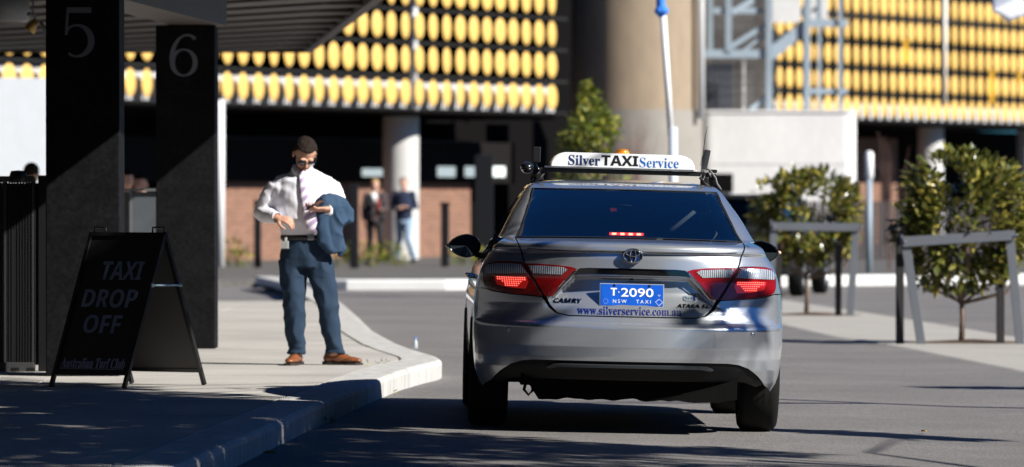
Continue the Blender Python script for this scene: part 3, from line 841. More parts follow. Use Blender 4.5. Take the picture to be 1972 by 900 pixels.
MAG = leaf_mat('magnolia_leaf', (0.10, 0.115, 0.022), (0.50, 0.41, 0.085), spec=0.9, rough=0.25)
YG = leaf_mat('yellow_green_leaf', (0.11, 0.15, 0.02), (0.50, 0.44, 0.05), rough=0.5, trans=0.3)
GRN = leaf_mat('green_leaf', (0.035, 0.07, 0.015), (0.14, 0.17, 0.03), rough=0.5)
BARK = mat('pale_brown_bark', (0.16, 0.115, 0.085), rough=0.9, var=0.3, vscale=12, bump=0.6, bscale=40)
def leaf_mesh(name, L, Wd, fold=0.25):
    # pointed oval, folded along the midrib, thin but solid enough as a sheet
    ys = [0, .2, .45, .7, .9, 1]; ws = [0.04, .62, 1.0, .86, .42, 0.02]; vs = []; fs = []
    for y, w in zip(ys, ws):
        z = -0.18 * L * y * y
        vs += [(-w * Wd / 2, y * L, z + fold * w * Wd / 2), (0, y * L, z), (w * Wd / 2, y * L, z + fold * w * Wd / 2)]
    for i in range(5):
        a = i * 3; fs += [(a, a + 1, a + 4, a + 3), (a + 1, a + 2, a + 5, a + 4)]
    me = bpy.data.meshes.new(name); me.from_pydata(vs, [], fs)
    for p in me.polygons: p.use_smooth = True
    return me
def leaf_matrix(p, outward, sc_):
    d = (outward * 0.9 + Vector((random.gauss(0, .5), random.gauss(0, .5), random.gauss(0.25, .5)))).normalized()
    up = Vector((random.gauss(0, .5), random.gauss(0, .5), 1)).normalized()
    x = d.cross(up)
    if x.length < .1: x = d.orthogonal()
    x.normalize(); z = x.cross(d)
    M = Matrix((x, d, z)).transposed().to_4x4(); 
    return Matrix.Translation(p) @ M @ Matrix.Scale(sc_, 4)
def small_tree(name, X, Y, zb, trunk_h, cw, ch, cz, label, nleaf, lean=0):
    rt = empty(name, (X, Y, zb)); tag(rt, label, 'tree', 'small magnolia trees in the median strip')
    m = MB()
    m.tube([(0, 0, 0), (.01, 0, trunk_h * .5), (.0, 0, trunk_h)], [.03, .024, .024], n=10); m.build('trunk', BARK, rt)
    m = MB()
    for k in range(9):
        q = k * 2.4; r = cw * .42; h = cz + ch * (-.35 + .1 * (k % 5))
        b0 = Vector((0, 0, trunk_h * (.82 + .03 * (k % 4)))); e = Vector((r * math.cos(q), r * .5 * math.sin(q), h)); mid = (b0 + e) / 2 + Vector((.3 * r * math.cos(q), .15 * r * math.sin(q), -.06))
        m.tube([b0, mid, e], [.013, .010, .004], n=6)
        for j in range(3):
            e2 = e + Vector((random.gauss(0, .15), random.gauss(0, .06), random.uniform(.1, .35))); m.tube([mid, (mid + e2) / 2 + Vector((0, 0, .03)), e2], [.007, .005, .003], n=5)
    m.build('branches', BARK, rt)
    pts = []
    while len(pts) < nleaf:
        p = Vector((random.uniform(-1, 1), random.uniform(-1, 1), random.uniform(-1, 1)))
        q = (abs(p.x) ** 2.6 + abs(p.y) ** 2.6 + abs(p.z) ** 2.6)
        if q > 1 or q < .10: continue
        w = Vector((p.x * cw / 2, p.y * cw * .30, p.z * ch / 2)); w.z += cz
        n = noise.noise((w + Vector((X, Y, 0))) * 3.4)
        if n < -0.12 + .30 * max(0, q - .75): continue
        if w.z < cz - .30 * ch / 1.35 and abs(w.x) > (.50 - .6 * max(0, cz - .45 - w.z)): continue
        pts.append((w, p.normalized()))
    pts.sort(key=lambda t: t[0].y)
    big = leaf_mesh('leaf', .108, .050); big.materials.append(MAG)
    for w, o_ in pts[:300]:
        o = link('leaf', big, rt); o.matrix_local = leaf_matrix(w, o_, random.uniform(.6, 1.25))
    src = leaf_mesh('tmpleaf', .108, .050); bv = [v.co.copy() for v in src.vertices]; bf = [tuple(p.vertices) for p in src.polygons]
    m = MB()
    vs = []; fs = []
    for w, o_ in pts[300:]:
        M = leaf_matrix(w, o_, random.uniform(.6, 1.25)); n = len(vs); vs += [tuple(M @ v) for v in bv]; fs += [tuple(i + n for i in f) for f in bf]
    me = bpy.data.meshes.new('foliage'); me.from_pydata(vs, [], fs)
    for p in me.polygons: p.use_smooth = True
    o = link('foliage', me, rt, MAG); o['kind'] = 'stuff'
    return rt
small_tree('small_tree', 4.33, 54.8, -.03, .42, 1.30, 1.34, 1.14, 'round-crowned small tree at the right edge, nearer of the two', 3600)
small_tree('small_tree', 3.52, 68.0, -.03, .48, 1.32, 1.10, 1.14, 'small leafy tree beside the taxi, farther of the two', 2900)

# tree guards: black timber posts with a bent grey steel hoop
GG = mat('grey_guard_steel', (0.13, 0.14, 0.155), rough=0.45, metal=0.2, var=0.08)
BT = mat('black_stained_timber', (0.012, 0.011, 0.011), rough=0.7, var=0.3)
def guard(Y, base_v, posts, legs, rail, label):
    s = 10956.0 / Y; o0 = W(posts[0][0], base_v, Y)
    rt = empty('tree_guard', o0); tag(rt, label, 'tree guard', 'steel and timber guards round the small trees')
    def q(u, v, dy=0.0): return W(u, v, Y) + Vector((0, dy, 0)) - o0
    for u, v0, dy in posts:
        m = MB(); m.beam(q(u, base_v + 3, dy), q(u, v0, dy), .075, .075, bev=.005); m.build('post', BT, rt)
    for u0, v0, u1, dy in legs:
        m = MB(); m.beam(q(u1, base_v + 3, dy), q(u0, v0, dy), .03, .085, bev=.003); m.build('leg', GG, rt)
    (ua, va), (ub, vb) = rail
    m = MB(); m.beam(q(ua, va, -.03), q(ub, vb, -.03), .03, .095, bev=.003); m.build('rail', GG, rt)
    m = MB(); m.beam(q(ua, va - 6, .02), q(ua + 6, va - 10, .95), .03, .07); m.beam(q(ub, vb, .02), q(ub, vb - 5, .95), .03, .07); m.build('side_rail', GG, rt)
    for (ux, vx) in ((ua, va), (ub, vb)):
        m = MB(); m.ell(q(ux + 4, vx, -.06), (.014, .008, .014)); m.build('bolt', GREYM, rt)
guard(54.4, 664, [(1735, 448, .15), (1931, 520, .25)], [(1742, 458, 1775, 0), (1944, 450, 1965, 0)], ((1738, 466), (1953, 453)), 'grey steel and black post guard around the nearer small tree, at the right edge')
guard(67.4, 608, [(1616, 470, .15), (1500, 470, .2)], [(1491, 436, 1480, 0), (1648, 440, 1637, 0)], ((1486, 436), (1655, 438)), 'grey steel guard around the farther small tree, beside the taxi')

# leafy clump maker for shrubs and the big roadside trees
def clump(vs, fs, c, r, n, L, bv, bf, squash=1.0):
    for _ in range(n):
        while True:
            p = Vector((random.uniform(-1, 1), random.uniform(-1, 1), random.uniform(-1, 1)))
            if p.length < 1: break
        p = p * (0.55 + 0.45 * p.length)
        M = leaf_matrix(Vector(c) + Vector((p.x * r, p.y * r, p.z * r * squash)), p.normalized(), L * random.uniform(.7, 1.2))
        k = len(vs); vs += [tuple(M @ v) for v in bv]; fs += [tuple(i + k for i in f) for f in bf]
def shrub(name, loc_, clumps, n, L, mt, label, cat='shrub', stem=True):
    rt = empty(name, loc_); tag(rt, label, cat)
    src = leaf_mesh('tmpleaf', 1, .45); bv = [v.co.copy() for v in src.vertices]; bf = [tuple(p.vertices) for p in src.polygons]
    vs = []; fs = []
    for c, r, sq in clumps: clump(vs, fs, c, r, n, L, bv, bf, sq)
    me = bpy.data.meshes.new('foliage'); me.from_pydata(vs, [], fs); o = link('foliage', me, rt, mt); o['kind'] = 'stuff'
    if stem:
        m = MB()
        for c, r, sq in clumps: m.tube([(0, 0, 0), (c[0] * .4, c[1] * .4, c[2] * .55), tuple(c)], [.03, .02, .008], n=6)
        m.build('stem', BARK, rt)
    return rt
# tall yellow-green shrub behind the taxi sign (about 78 m away)
p0 = W(1135, 575, 78); p0.z = -.03
def sh(u, v): q = W(u, v, 78) - p0; return (q.x, random.uniform(-.3, .3), q.z)
shrub('tall_shrub', p0, [(sh(1135, 190), .14, 1.6), (sh(1140, 225), .22, 1.2), (sh(1118, 250), .24, 1), (sh(1155, 260), .26, 1), (sh(1098, 282), .18, 1), (sh(1130, 300), .36, 1), (sh(1170, 240), .16, 1), (sh(1120, 345), .38, 1), (sh(1160, 380), .4, 1), (sh(1105, 430), .4, 1), (sh(1150, 480), .45, 1)], 130, .11, YG,
      'tall yellow-green shrub rising behind the roof sign of the taxi')
for u, v0, Y, lab, wd in ((446, 480, 107, 'small yellow-green bush at the foot of the brick wall beside the slim white column', 1.0), (683, 492, 107, 'low yellow-green bush at the wall foot just right of the man', 1.6), (745, 494, 108, 'low grassy bush behind the woman in the maroon top', 1.0), (893, 498, 107, 'low green bush beside the left wing mirror of the taxi', 1.5)):
    p0 = W(u, 520, Y); p0.z = .055; r = .20
    shrub('low_bush', p0, [((-.16 * wd, 0, .18), r, 1.1), ((.05, .1, .22 if v0 > 485 else .3), r, 1.2), ((.2 * wd, -.05, .16), r, 1)], 70, .10, YG, lab, 'bush', False)
# bare reddish twigs against the shaft and to the right
def twigs(u, v0, v1, Y, label, n=26, spread=.7):
    p0 = W(u, 560, Y); p0.z = 0; rt = MB()
    z1 = W(u, v0, Y).z
    for k in range(n):
        q = random.uniform(0, 2 * PI); r = random.uniform(.1, spread); h = z1 * random.uniform(.7, 1)
        b = Vector((r * math.cos(q), r * math.sin(q) * .5, h)); mid = b * .5 + Vector((0, 0, .1 * h))
        rt.tube([(0, 0, 0), mid * .6, mid, b], [.008, .005, .004, .002], n=4, cap=False)
        for j in range(3):
            s0 = mid.lerp(b, random.uniform(.0, .8)); rt.tube([s0, s0 + Vector((random.gauss(0, .12), random.gauss(0, .1), random.uniform(.15, .4)))], [.003, .0015], n=3, cap=False)
    o = rt.build('bare_shrub', mat('reddish_twig', (0.17, 0.095, 0.075), rough=0.9)); o.location = p0; tag(o, label, 'shrub')
twigs(1215, 215, 350, 92, 'bare reddish shrub in front of the tan concrete shaft', 40, .5)
twigs(1712, 225, 350, 100, 'bare twiggy shrub under the right disc facade, behind the light pole', 7, .6)

# roadside trees out of frame whose shade falls on the road (their crowns stand to the right, above the frame)
def shade_tree(X, Y, label, limbs, n, L):
    rt = empty('roadside_tree', (X, Y, road_z(X, Y))); tag(rt, label, 'tree')
    m = MB(); m.tube([(0, 0, 0), (.05, .02, 1.4), (.0, .0, 2.9), (.05, 0, 4.0)], [.10, .075, .07, .06], n=14); m.build('trunk', BARK, rt)
    src = leaf_mesh('tmpleaf', 1, .5); bv = [src.vertices[i].co.copy() for i in (0, 6, 16, 8)]; bf = [(0, 1, 2, 3)]
    vs = []; fs = []; m = MB()
    for li, (c, r, dens) in enumerate(limbs):
        c = Vector(c)
        clump(vs, fs, c, r, int(n * dens), L, bv, bf, .65)
        if li % 9: continue
        m.tube([(0, 0, 2.9), Vector((c.x * .4, c.y * .4, 2.9 + (c.z - 2.9) * .6)), tuple(c)], [.035, .018, .008], n=8)
        for k in range(5):
            e = c + Vector((random.gauss(0, r * .5), random.gauss(0, r * .5), random.gauss(0, r * .3))); m.tube([c.lerp(Vector((0, 0, 3)), .15), e], [.012, .004], n=5)
    m.build('branches', BARK, rt)
    me = bpy.data.meshes.new('foliage'); me.from_pydata(vs, [], fs); o = link('foliage', me, rt, GRN); o['kind'] = 'stuff'
def tgt(x, y, z):            # crown position whose shadow lands at (x, y) on the road
    k = z / SD.z; return (x + SD.x * k, y + SD.y * k, z)
SH_T = [(-1.75, 33.0, 5.1, .45, 1.2), (-1.25, 32.9, 5.0, .25, .5), (-1.0, 32.85, 5.0, .14, .2),
    # shade patch centre on the road (x, y), crown height, radius, density
    (0.0, 30.8, 5.2, .6, 1.0), (-0.9, 31.6, 5.0, .8, 1.2), (-2.0, 32.0, 5.4, .9, 1.1), (-3.2, 32.6, 5.0, .9, 1.1), (-2.2, 30.0, 5.8, .9, 1.0), (-1.0, 29.6, 5.5, .8, 1.0), (-3.6, 30.5, 5.2, .9, 1.0),
    (-0.2, 29.9, 6.0, .7, .8), (-2.8, 34.3, 4.9, .8, 1.2), (-3.7, 35.6, 5.4, .9, 1.2), (-1.5, 28.0, 6.2, .9, .9), (-0.2, 27.6, 5.7, .9, .9), (-2.9, 28.2, 6, .9, .8), (0.9, 30.6, 5.5, .45, .7), (1.0, 28.4, 6.3, .7, .6), (-4.2, 33.5, 5.3, 1.0, 1.2),
    (-2.5, 33.6, 5.0, .55, 1.1), (-4.6, 37.5, 5.0, .9, 1.0), (1.75, 33.55, 4.9, .13, .35), (2.0, 33.35, 5.0, .14, .35), (2.25, 33.12, 5.0, .13, .35), (2.5, 32.9, 5.1, .10, .25), (0.35, 33.0, 5.1, .14, .14), (3.4, 42.1, 5.2, .16, .3), (3.8, 41.95, 5.2, .2, .4), (4.2, 41.8, 5.2, .22, .4)]
TX, TY = 6.3, 26.6
lim = []
rs = random.Random(5)
Yg = 23.5
while Yg < 37.3:
    Xg = -5.4
    while Xg < -0.75:
        if rs.random() > .10 and not (Xg > -2.7 and Yg > 33.3) and not (Xg > -1.75 and Yg > 31.9): SH_T.append((Xg + rs.uniform(-.2, .2), min(36.95, Yg + rs.uniform(-.2, .2)), rs.uniform(4.7, 5.6), .46, .58))
        Xg += .72
    Yg += .82
lim2 = []
for x, y, z, r, d in SH_T:
    c = tgt(x, y, z)
    if (y > 33.0 and x < -1.6) or y > 40: lim2.append(((c[0] - 6.2, c[1] - 36.4, c[2]), r, d))
    else: lim.append(((c[0] - TX, c[1] - TY, c[2]), r, d))
shade_tree(TX, TY, 'leafy street tree right of the road, casting dappled shade in the foreground', lim, 430, .23)
shade_tree(6.2, 36.4, 'second leafy street tree right of the road, level with the taxi, shading the sandwich board', lim2, 430, .23)

lim3 = []  # extra unseen tree, added to darken the road mirrored in the taxi
Yg = 8.0
while Yg < 23.5:
    Xg = -5.5
    while Xg < 2.8:
        if rs.random() > .16:
            c = tgt(Xg + rs.uniform(-.3, .3), Yg + rs.uniform(-.3, .3), rs.uniform(4.8, 6.2)); lim3.append(((c[0] - 7.2, c[1] - 12.0, c[2]), .85, 1.1))
        Xg += 1.25
    Yg += 1.35
shade_tree(7.2, 12.0, 'unseen third street tree added nearer the viewer to shade the reflected road', lim3, 330, .26)

# ------------------------------------------------------------------ little things on the ground
lf = leaf_mesh('dry_leaf', .09, .03, .8); lf.materials.append(mat('dry_yellow_leaf', (0.62, 0.40, 0.06), rough=0.6))
for (u, v, rz, lab) in ((535, 886, 1.2, 'curled yellow leaf lying on the road beside the near kerb'), (1785, 818, .4, 'small yellow leaf on the open road at the right')):
    s = (v - 382) / (EYE + .0); Y = 10956 / s; X = (u - 986) / s
    o = link('dry_leaf', lf); o.location = (X, Y, road_z(X, Y) + .012); o.rotation_euler = (.15, .2, rz); tag(o, lab, 'leaf')
    if u > 1000: o.scale = (.8, .8, .8)
bt = empty('small_bottle', (-.76, 44.75, KTOP)); tag(bt, 'tiny clear plastic bottle with blue cap standing on the kerb', 'bottle')
m = MB(); m.lathe([(0, 0), (.016, 0), (.018, .004), (.018, .055), (.008, .072), (.008, .078)], n=16); m.build('bottle_body', mat('clear_plastic', (0.75, 0.82, 0.88), rough=0.15, trans=0.5), bt)
m = MB(); m.lathe([(.010, .076), (.010, .090), (0, .090)], n=14); m.build('cap', mat('blue_cap', (0.05, 0.2, 0.6), rough=0.4), bt)
# weeds in the kerb joint
src = leaf_mesh('tmpleaf', 1, .25); bv = [v.co.copy() for v in src.vertices]; bf = [tuple(p.vertices) for p in src.polygons]
for (X, Y, z, n) in ((kx(35.0) + .02, 35.0, road_z(-1, 35), 16), (kx(33.2) + .02, 33.2, road_z(-1, 33.2), 20), (kx(38.5) - .01, 38.4, road_z(-.8, 38), 10), (kx(41) - .36, 40.9, KTOP - .01, 12), (kx(40.0) - .36, 40.2, KTOP - .01, 8)):
    vs = []; fs = []; clump(vs, fs, (0, 0, .012), .035, n, .035, bv, bf, .5)
    me = bpy.data.meshes.new('weed'); me.from_pydata(vs, [], fs); o = link('weed_tuft', me, None, YG); o.location = (X, Y, z)
    tag(o, {16: 'small weed tuft at the foot of the shaded kerb face, farther of two', 20: 'weed tuft at the foot of the kerb where the sunlight strikes it', 10: 'small weed under the sunlit kerb face near its shadow line', 12: 'weed tuft in the kerb joint to the right of the man’s brown shoe', 8: 'smallest weed in the kerb joint near the man’s shoe'}[n], 'weed', 'weed tufts along the kerb')
# ------------------------------------------------------------------ the taxi
CAR = empty('taxi', (0.6445, 33.4, road_z(0.6445, 33.4)))
CAR.rotation_euler = (0, math.atan(0.0225), 0.0206)
tag(CAR, 'silver taxi sedan seen from behind, brake lights on, with illuminated-style roof sign', 'taxi')
def paint_mat():
    m = mat('silver_metallic_paint', (0.55, 0.58, 0.62), rough=0.25, metal=0.74, coat=1.0, crough=0.015, grain=0.05, gscale=900)
    return m
PAINT = paint_mat()
SHELL = mat('car_shell_black', (0.003, 0.003, 0.003), rough=0.9, spec=0.1)
PLAST = mat('black_bumper_plastic', (0.004, 0.004, 0.0045), rough=0.55, spec=.25)
CHROME = mat('chrome_trim', (0.62, 0.62, 0.63), rough=0.08, metal=1.0)
DCHROME = mat('dark_chrome_trim', (0.10, 0.10, 0.105), rough=0.10, metal=1.0)
GLASS = glass_mat('tinted_rear_glass', (0.60, 0.78, 0.84), 0.0, 3.0)
RUB = mat('tyre_rubber', (0.008, 0.008, 0.008), rough=0.85, spec=.2)
RIM = mat('alloy_rim', (0.45, 0.46, 0.47), rough=0.3, metal=0.9)
GAP = mat('seam_black', (0.004, 0.004, 0.004), rough=0.9)

RT = [(.19, .55), (.24, .22), (.30, .10), (.38, .035), (.44, .012), (.50, .0), (.605, .0), (.624, .006), (.640, .030), (.665, .045), (.69, .055), (.74, .070), (.88, .088), (.94, .088), (1.00, .092),
      (1.030, .098), (1.038, .074), (1.060, .078), (1.076, .094), (1.086, .15), (1.098, .32), (1.110, .52), (1.16, .635), (1.25, .85), (1.34, 1.08), (1.40, 1.26), (1.425, 1.38), (1.445, 1.62), (1.455, 1.9), (1.462, 2.15)]
WT = [(.19, .80), (.25, .86), (.35, .895), (.45, .908), (.55, .9125), (.70, .9125), (.80, .905), (.90, .884), (.96, .862), (1.02, .822), (1.06, .798), (1.10, .772), (1.14, .748), (1.24, .695), (1.33, .638), (1.39, .600), (1.42, .572), (1.437, .53), (1.450, .42), (1.458, .28), (1.462, .06)]
FT = [(.19, 4.5), (.25, 4.80), (.4, 4.84), (.65, 4.82), (.78, 4.70), (.86, 4.40), (.94, 3.85), (1.0, 3.55), (1.04, 3.42), (1.10, 3.32), (1.25, 3.07), (1.40, 2.80), (1.43, 2.7), (1.45, 2.5), (1.462, 2.3)]
BT_ = [(.19, .50), (.5, .60), (.9, .60), (1.03, .62), (1.09, .55), (1.2, .48), (1.40, .42), (1.44, .35), (1.462, .10)]
BF_ = [(.19, .6), (.8, .75), (1.0, .6), (1.40, .5), (1.45, .3), (1.462, .1)]
YO = -1.09
QE = 1 / 2.6
def Rz(z): return interp(RT, z)
def Wz(z): return .98 * smooth_interp(WT, z)
def recess(x, z):
    ax = abs(x)
    lim = .335 + max(0, .885 - z) * 1.0
    lat = 1 - sstep(lim - .02, lim + .03, ax)
    top = 1 - sstep(.884, .896, z)
    bot = sstep(.70, .82, z)
    return .052 * lat * top * bot
def crown(z):               # panels crown a little: the middle stands higher than the edges
    return .012 * sstep(.95, 1.09, z) * (1 - sstep(1.2, 1.4, z))
def plan(u, z):
    """body surface: u runs from the rear centre (0) round the corner (1) along the flank (+1 per metre); negative u is the left side"""
    s = -1 if u < 0 else 1; a = abs(u); W = Wz(z); R = Rz(z); B = interp(BT_, z); F = interp(FT, z); Bf = interp(BF_, z)
    if a <= 1:
        th = a * PI / 2; x = W * math.sin(th); y = R + B * (1 - max(0.0, math.cos(th)) ** (2 * QE))
        y += recess(x, z)
    else:
        y = R + B + (a - 1); x = W; yf = F - Bf
        if y > yf:
            t = (y - yf) / Bf
            t = min(t, 1.0); x = W * (max(0.0, 1 - t ** 2.4)) ** (1 / 2.2)
        # flank shaping: body waist line
        x -= .012 * math.exp(-((z - .80) / .05) ** 2) * (1 if y < yf else 0)
    zz = z + crown(z) * (1 - (x / W) ** 2 if W > .01 else 0)
    return Vector((s * x, y + YO, zz))
def u_of(x, z):
    W = Wz(z); s = -1 if x < 0 else 1
    return s * (2 / PI) * math.asin(min(1.0, abs(x) / W))
def u_side(yr, z, s=1):      # yr: metres forward of the rear-most bumper point
    return s * max(1.0, 1 + yr - Rz(z) - interp(BT_, z))
def nrm(u, z):
    e = 0.004; a = plan(u + e, z) - plan(u - e, z); b = plan(u, min(1.461, z + e)) - plan(u, z - e)
    n = a.cross(b)
    if n.length < 1e-9: return Vector((0, 0, 1))
    n.normalize()
    return n if True else n
def onbody(u, z, off): return plan(u, z) + nrm(u, z) * off
# orient test: the normal at the rear centre must face -y
_sg = -1 if nrm(0.01, .8).y > 0 else 1
def onbody(u, z, off): return plan(u, z) + nrm(u, z) * (off * _sg)

def dens(poly, step):
    out = []
    for i in range(len(poly)):
        a = Vector(poly[i]); b = Vector(poly[(i + 1) % len(poly)]); n = max(1, int((b - a).length / step))
        out += [a + (b - a) * k / n for k in range(n)]
    return out
def inside(p, poly):
    c = False; n = len(poly); j = n - 1
    for i in range(n):
        if (poly[i].y > p.y) != (poly[j].y > p.y) and p.x < (poly[j].x - poly[i].x) * (p.y - poly[i].y) / (poly[j].y - poly[i].y) + poly[i].x: c = not c
        j = i
    return c
def patch(name, poly, off, m_, parent, gu=.022, gz=.012, rim=.006, smooth=True, convert=True, custom=True, zlines=None):
    """poly: list of (u, z). Surface patch standing `off` proud of the body with turned-in edges"""
    P_ = dens(poly, min(gu, gz) * 1.2)
    us = [p.x for p in P_]; zs = [p.y for p in P_]
    pts = [Vector(p) for p in P_]; nb = len(pts)
    u = math.ceil(min(us) / gu) * gu
    zl = zlines
    if zl is None:
        zl = []; z = math.ceil(min(zs) / gz) * gz
        while z < max(zs): zl.append(z); z += gz
        zl += [q for q, _ in RT if min(zs) < q < max(zs)]
        zl = sorted(set(zl)); zl = [q for i, q in enumerate(zl) if i == 0 or q - zl[i - 1] > .0025]
    while u < max(us):
        for z in zl:
            p = Vector((u, z))
            if inside(p, P_):
                d = min((p - q).length_squared for q in P_)
                if d > (.4 * min(gu, gz)) ** 2: pts.append(p)
        u += gu
    vo, eo, fo, *_r = delaunay_2d_cdt(pts, [], [list(range(nb))], 1, 1e-6)
    V = []; N = []
    for p in vo:
        V.append(onbody(p.x, p.y, off)); N.append(nrm(p.x, p.y) * _sg)
    fs = [tuple(f) for f in fo]
    # orient faces outward
    out = []
    for f in fs:
        n = (V[f[1]] - V[f[0]]).cross(V[f[2]] - V[f[0]])
        out.append(f if n.dot(N[f[0]]) > 0 else tuple(reversed(f)))
    fs = out
    ed = {}
    for f in fs:
        for i in range(len(f)): ed[(f[i], f[(i + 1) % len(f)])] = 1
    bd = [(a, b) for (a, b) in ed if (b, a) not in ed]
    idx = {}
    nv = len(V)
    if rim:
        for a, b in bd:
            for k in (a, b):
                if k not in idx:
                    idx[k] = len(V); V.append(V[k] - N[k] * rim)
        rf = [(b, a, idx[a], idx[b]) for a, b in bd]
    else: rf = []
    me = bpy.data.meshes.new(name); me.from_pydata([tuple(v) for v in V], [], fs + rf)
    me.polygons.foreach_set('use_smooth', [smooth] * len(fs) + [False] * len(rf))
    if custom and smooth:
        ln = []
        for p in me.polygons:
            for li in p.loop_indices:
                vi = me.loops[li].vertex_index
                ln.append(tuple(N[vi]) if p.index < len(fs) and vi < nv else tuple(p.normal))
        me.normals_split_custom_set(ln)
    return link(name, me, parent, m_)
def mir(pr): return pr + [(-a, b) for a, b in reversed(pr)]
def XZ(x, z): return (u_of(x, z), z)
def SY(y, z): return (u_side(y, z), z)
def flip(pl): return [(-a, b) for a, b in pl]

# --- inner shell (dark, behind the panels), closed body below the belt
def shell(name, z0, z1, off, m_, u0=0.0, nz=26, nu=70, parent=CAR, umax=None):
    V = []; F = []
    zl = sorted([z0 + (z1 - z0) * i / nz for i in range(nz + 1)])
    m_u = []
    for z in zl:
        um = 1 + interp(FT, z) - Rz(z) - interp(BT_, z)
        row = [(-um + 2 * um * k / nu) for k in range(nu + 1)]
        for u in row: V.append(tuple(onbody(u, z, off)))
    n = nu + 1
    for j in range(nz):
        for k in range(nu): F.append((j * n + k, j * n + k + 1, (j + 1) * n + k + 1, (j + 1) * n + k))
    me = bpy.data.meshes.new(name); me.from_pydata(V, [], F)
    for p in me.polygons: p.use_smooth = True
    return link(name, me, parent, m_)
def tube_shell():
    # lower shell interrupted at the wheel arches: built from slices
    V = []; F = []
    return
# underbody: flat tray with uneven lower edge
m = MB(); n = 60; vs = []; 
for i in range(n + 1):
    x = -.62 + 1.24 * i / n
    zb = .195 + .016 * noise.noise(Vector((x * 14, 1.3, 0))) + .02 * max(0, abs(x) - .5) * 5
    if x < -.52: zb = .27
    vs += [(x, YO + .22, .40), (x, YO + .20, zb), (x, YO + 4.4, zb + .02), (x, YO + 4.4, .45)]
fs = []
for i in range(n):
    a = i * 4; b = a + 4
    fs += [(a, b, b + 1, a + 1), (a + 1, b + 1, b + 2, a + 2), (a + 2, b + 2, b + 3, a + 3), (a + 3, b + 3, b, a)]
fs += [(0, 1, 2, 3), (n * 4 + 3, n * 4 + 2, n * 4 + 1, n * 4)]
m.add(vs, fs); m.build('underbody', SHELL, CAR)
m = MB(); m.tube([(-.585, YO + .25, .30), (-.60, YO + .20, .245), (-.575, YO + .17, .215), (-.55, YO + .20, .24), (-.555, YO + .25, .30)], .009, n=8); m.build('tow_hook', SHELL, CAR)
# inner body core, dark: fills behind the seams between the wheels
m = MB()
m.box((0, YO + .62 + .1, .62), (1.25, .95, .55)); m.box((0, YO + 2.45, .42), (1.60, 1.6, .32)); m.box((0, YO + 4.1, .55), (1.2, .9, .4))
m.build('inner_body', SHELL, CAR)
GAPO = -.045
bk = [XZ(0, .40)]
for (x0, z0_) in ((.6, .40), (.80, .27)): bk.append(XZ(x0, z0_))
bk += [SY(.70, .30), SY(.73, .45), SY(.80, .58), SY(.90, .66), SY(.95, .80), SY(.9, .93), XZ(.76, 1.02), XZ(.70, 1.085), XZ(.66, 1.10), XZ(0, 1.10)]
patch('inner_skin', mir(bk), GAPO, GAP, CAR, gu=.05, gz=.03, rim=0, custom=False)

# --- bumper
lampb = [(.497, .777), (.665, .787), (.79, .801), (.835, .815)]
bot = [(0, .420), (.40, .420), (.555, .419), (.62, .412), (.68, .390), (.735, .350), (.785, .290), (.83, .245)]
arch = [SY(.72, .235), SY(.735, .33), SY(.745, .42), SY(.775, .50), SY(.82, .565)]
bp = [XZ(*p) for p in bot] + arch + [SY(.80, .66), SY(.72, .775), SY(.66, .81)]
top = [(.83, .812), (.79, .798), (.665, .784), (.512, .774), (.495, .755), (.470, .716), (.43, .686), (.36, .671), (0, .671)]
bp += [XZ(*p) for p in top]
patch('rear_bumper', mir(bp), 0.0, PAINT, CAR)
# black lower insert
ins = [(0, .416), (.555, .415), (.62, .408), (.68, .386), (.73, .345), (.78, .286), (.74, .27), (.66, .30), (.60, .30), (0, .30)]
patch('bumper_insert', mir([XZ(*p) for p in ins]), -.012, PLAST, CAR, gz=.02)
lip = [(0, .400), (.40, .400), (.44, .396), (.475, .380), (.46, .374), (.40, .383), (0, .384)]
patch('diffuser_lip', mir([XZ(*p) for p in lip]), .006, mat('lip_grey_plastic', (0.035, 0.04, 0.045), rough=0.4), CAR, rim=.02)
for sx, z in ((-.70, .585), (.70, .585)):
    u = u_of(sx, z); c = onbody(u, z, .001); nn = nrm(u, z) * _sg
    M = Matrix.Translation(c) @ nn.to_track_quat('Z', 'Y').to_matrix().to_4x4()
    m = MB(); m.lathe([(.0, .003), (.010, .003), (.0125, .0)], n=18, M=M); m.lathe([(.013, .0012), (.0145, .0015), (.0155, 0)], n=18, M=M); m.build('parking_sensor', PAINT, CAR)

# --- boot lid
seam = [(.462, .733), (.485, .782), (.545, .87), (.606, .965), (.628, 1.035), (.648, 1.085), (.655, 1.103)]
bl_ = [(0, .678), (.36, .678), (.42, .690)] + seam + [(0, 1.103)]
patch('boot_lid', mir([XZ(*p) for p in bl_]), 0.0, PAINT, CAR, gu=.016, gz=.009)
# --- quarter panels, flanks, pillars
def quarter(s):
    sg_ = 1 if s > 0 else -1
    pl = [(.501, .782), (.668, .790), (.79, .805), (.833, .818)]
    P1 = [XZ(*p) for p in pl] + [SY(.66, .817), SY(.72, .782), SY(.805, .665), SY(.826, .57)]
    # wheel arch
    for k in range(0, 11):
        q = R_(140 - 11.0 * k); P1.append(SY(1.09 - .37 * math.cos(PI - q) * 1 if False else 1.09 + .37 * math.cos(q), .33 + .37 * math.sin(q)))
    P1 += [SY(1.50, .35), SY(1.50, .27), SY(1.62, .25), SY(1.72, .60), SY(1.74, .955)]
    P1 += [SY(1.2, .985), XZ(.80, 1.02), XZ(.782, 1.06), XZ(.705, 1.109), XZ(.663, 1.106), XZ(.657, 1.085), XZ(.637, 1.035), XZ(.615, .965), XZ(.555, .872)]
    return P1 if sg_ > 0 else flip(P1)
for s in (1, -1): patch('quarter_panel', quarter(s), 0.0, PAINT, CAR, gu=.03, gz=.014)
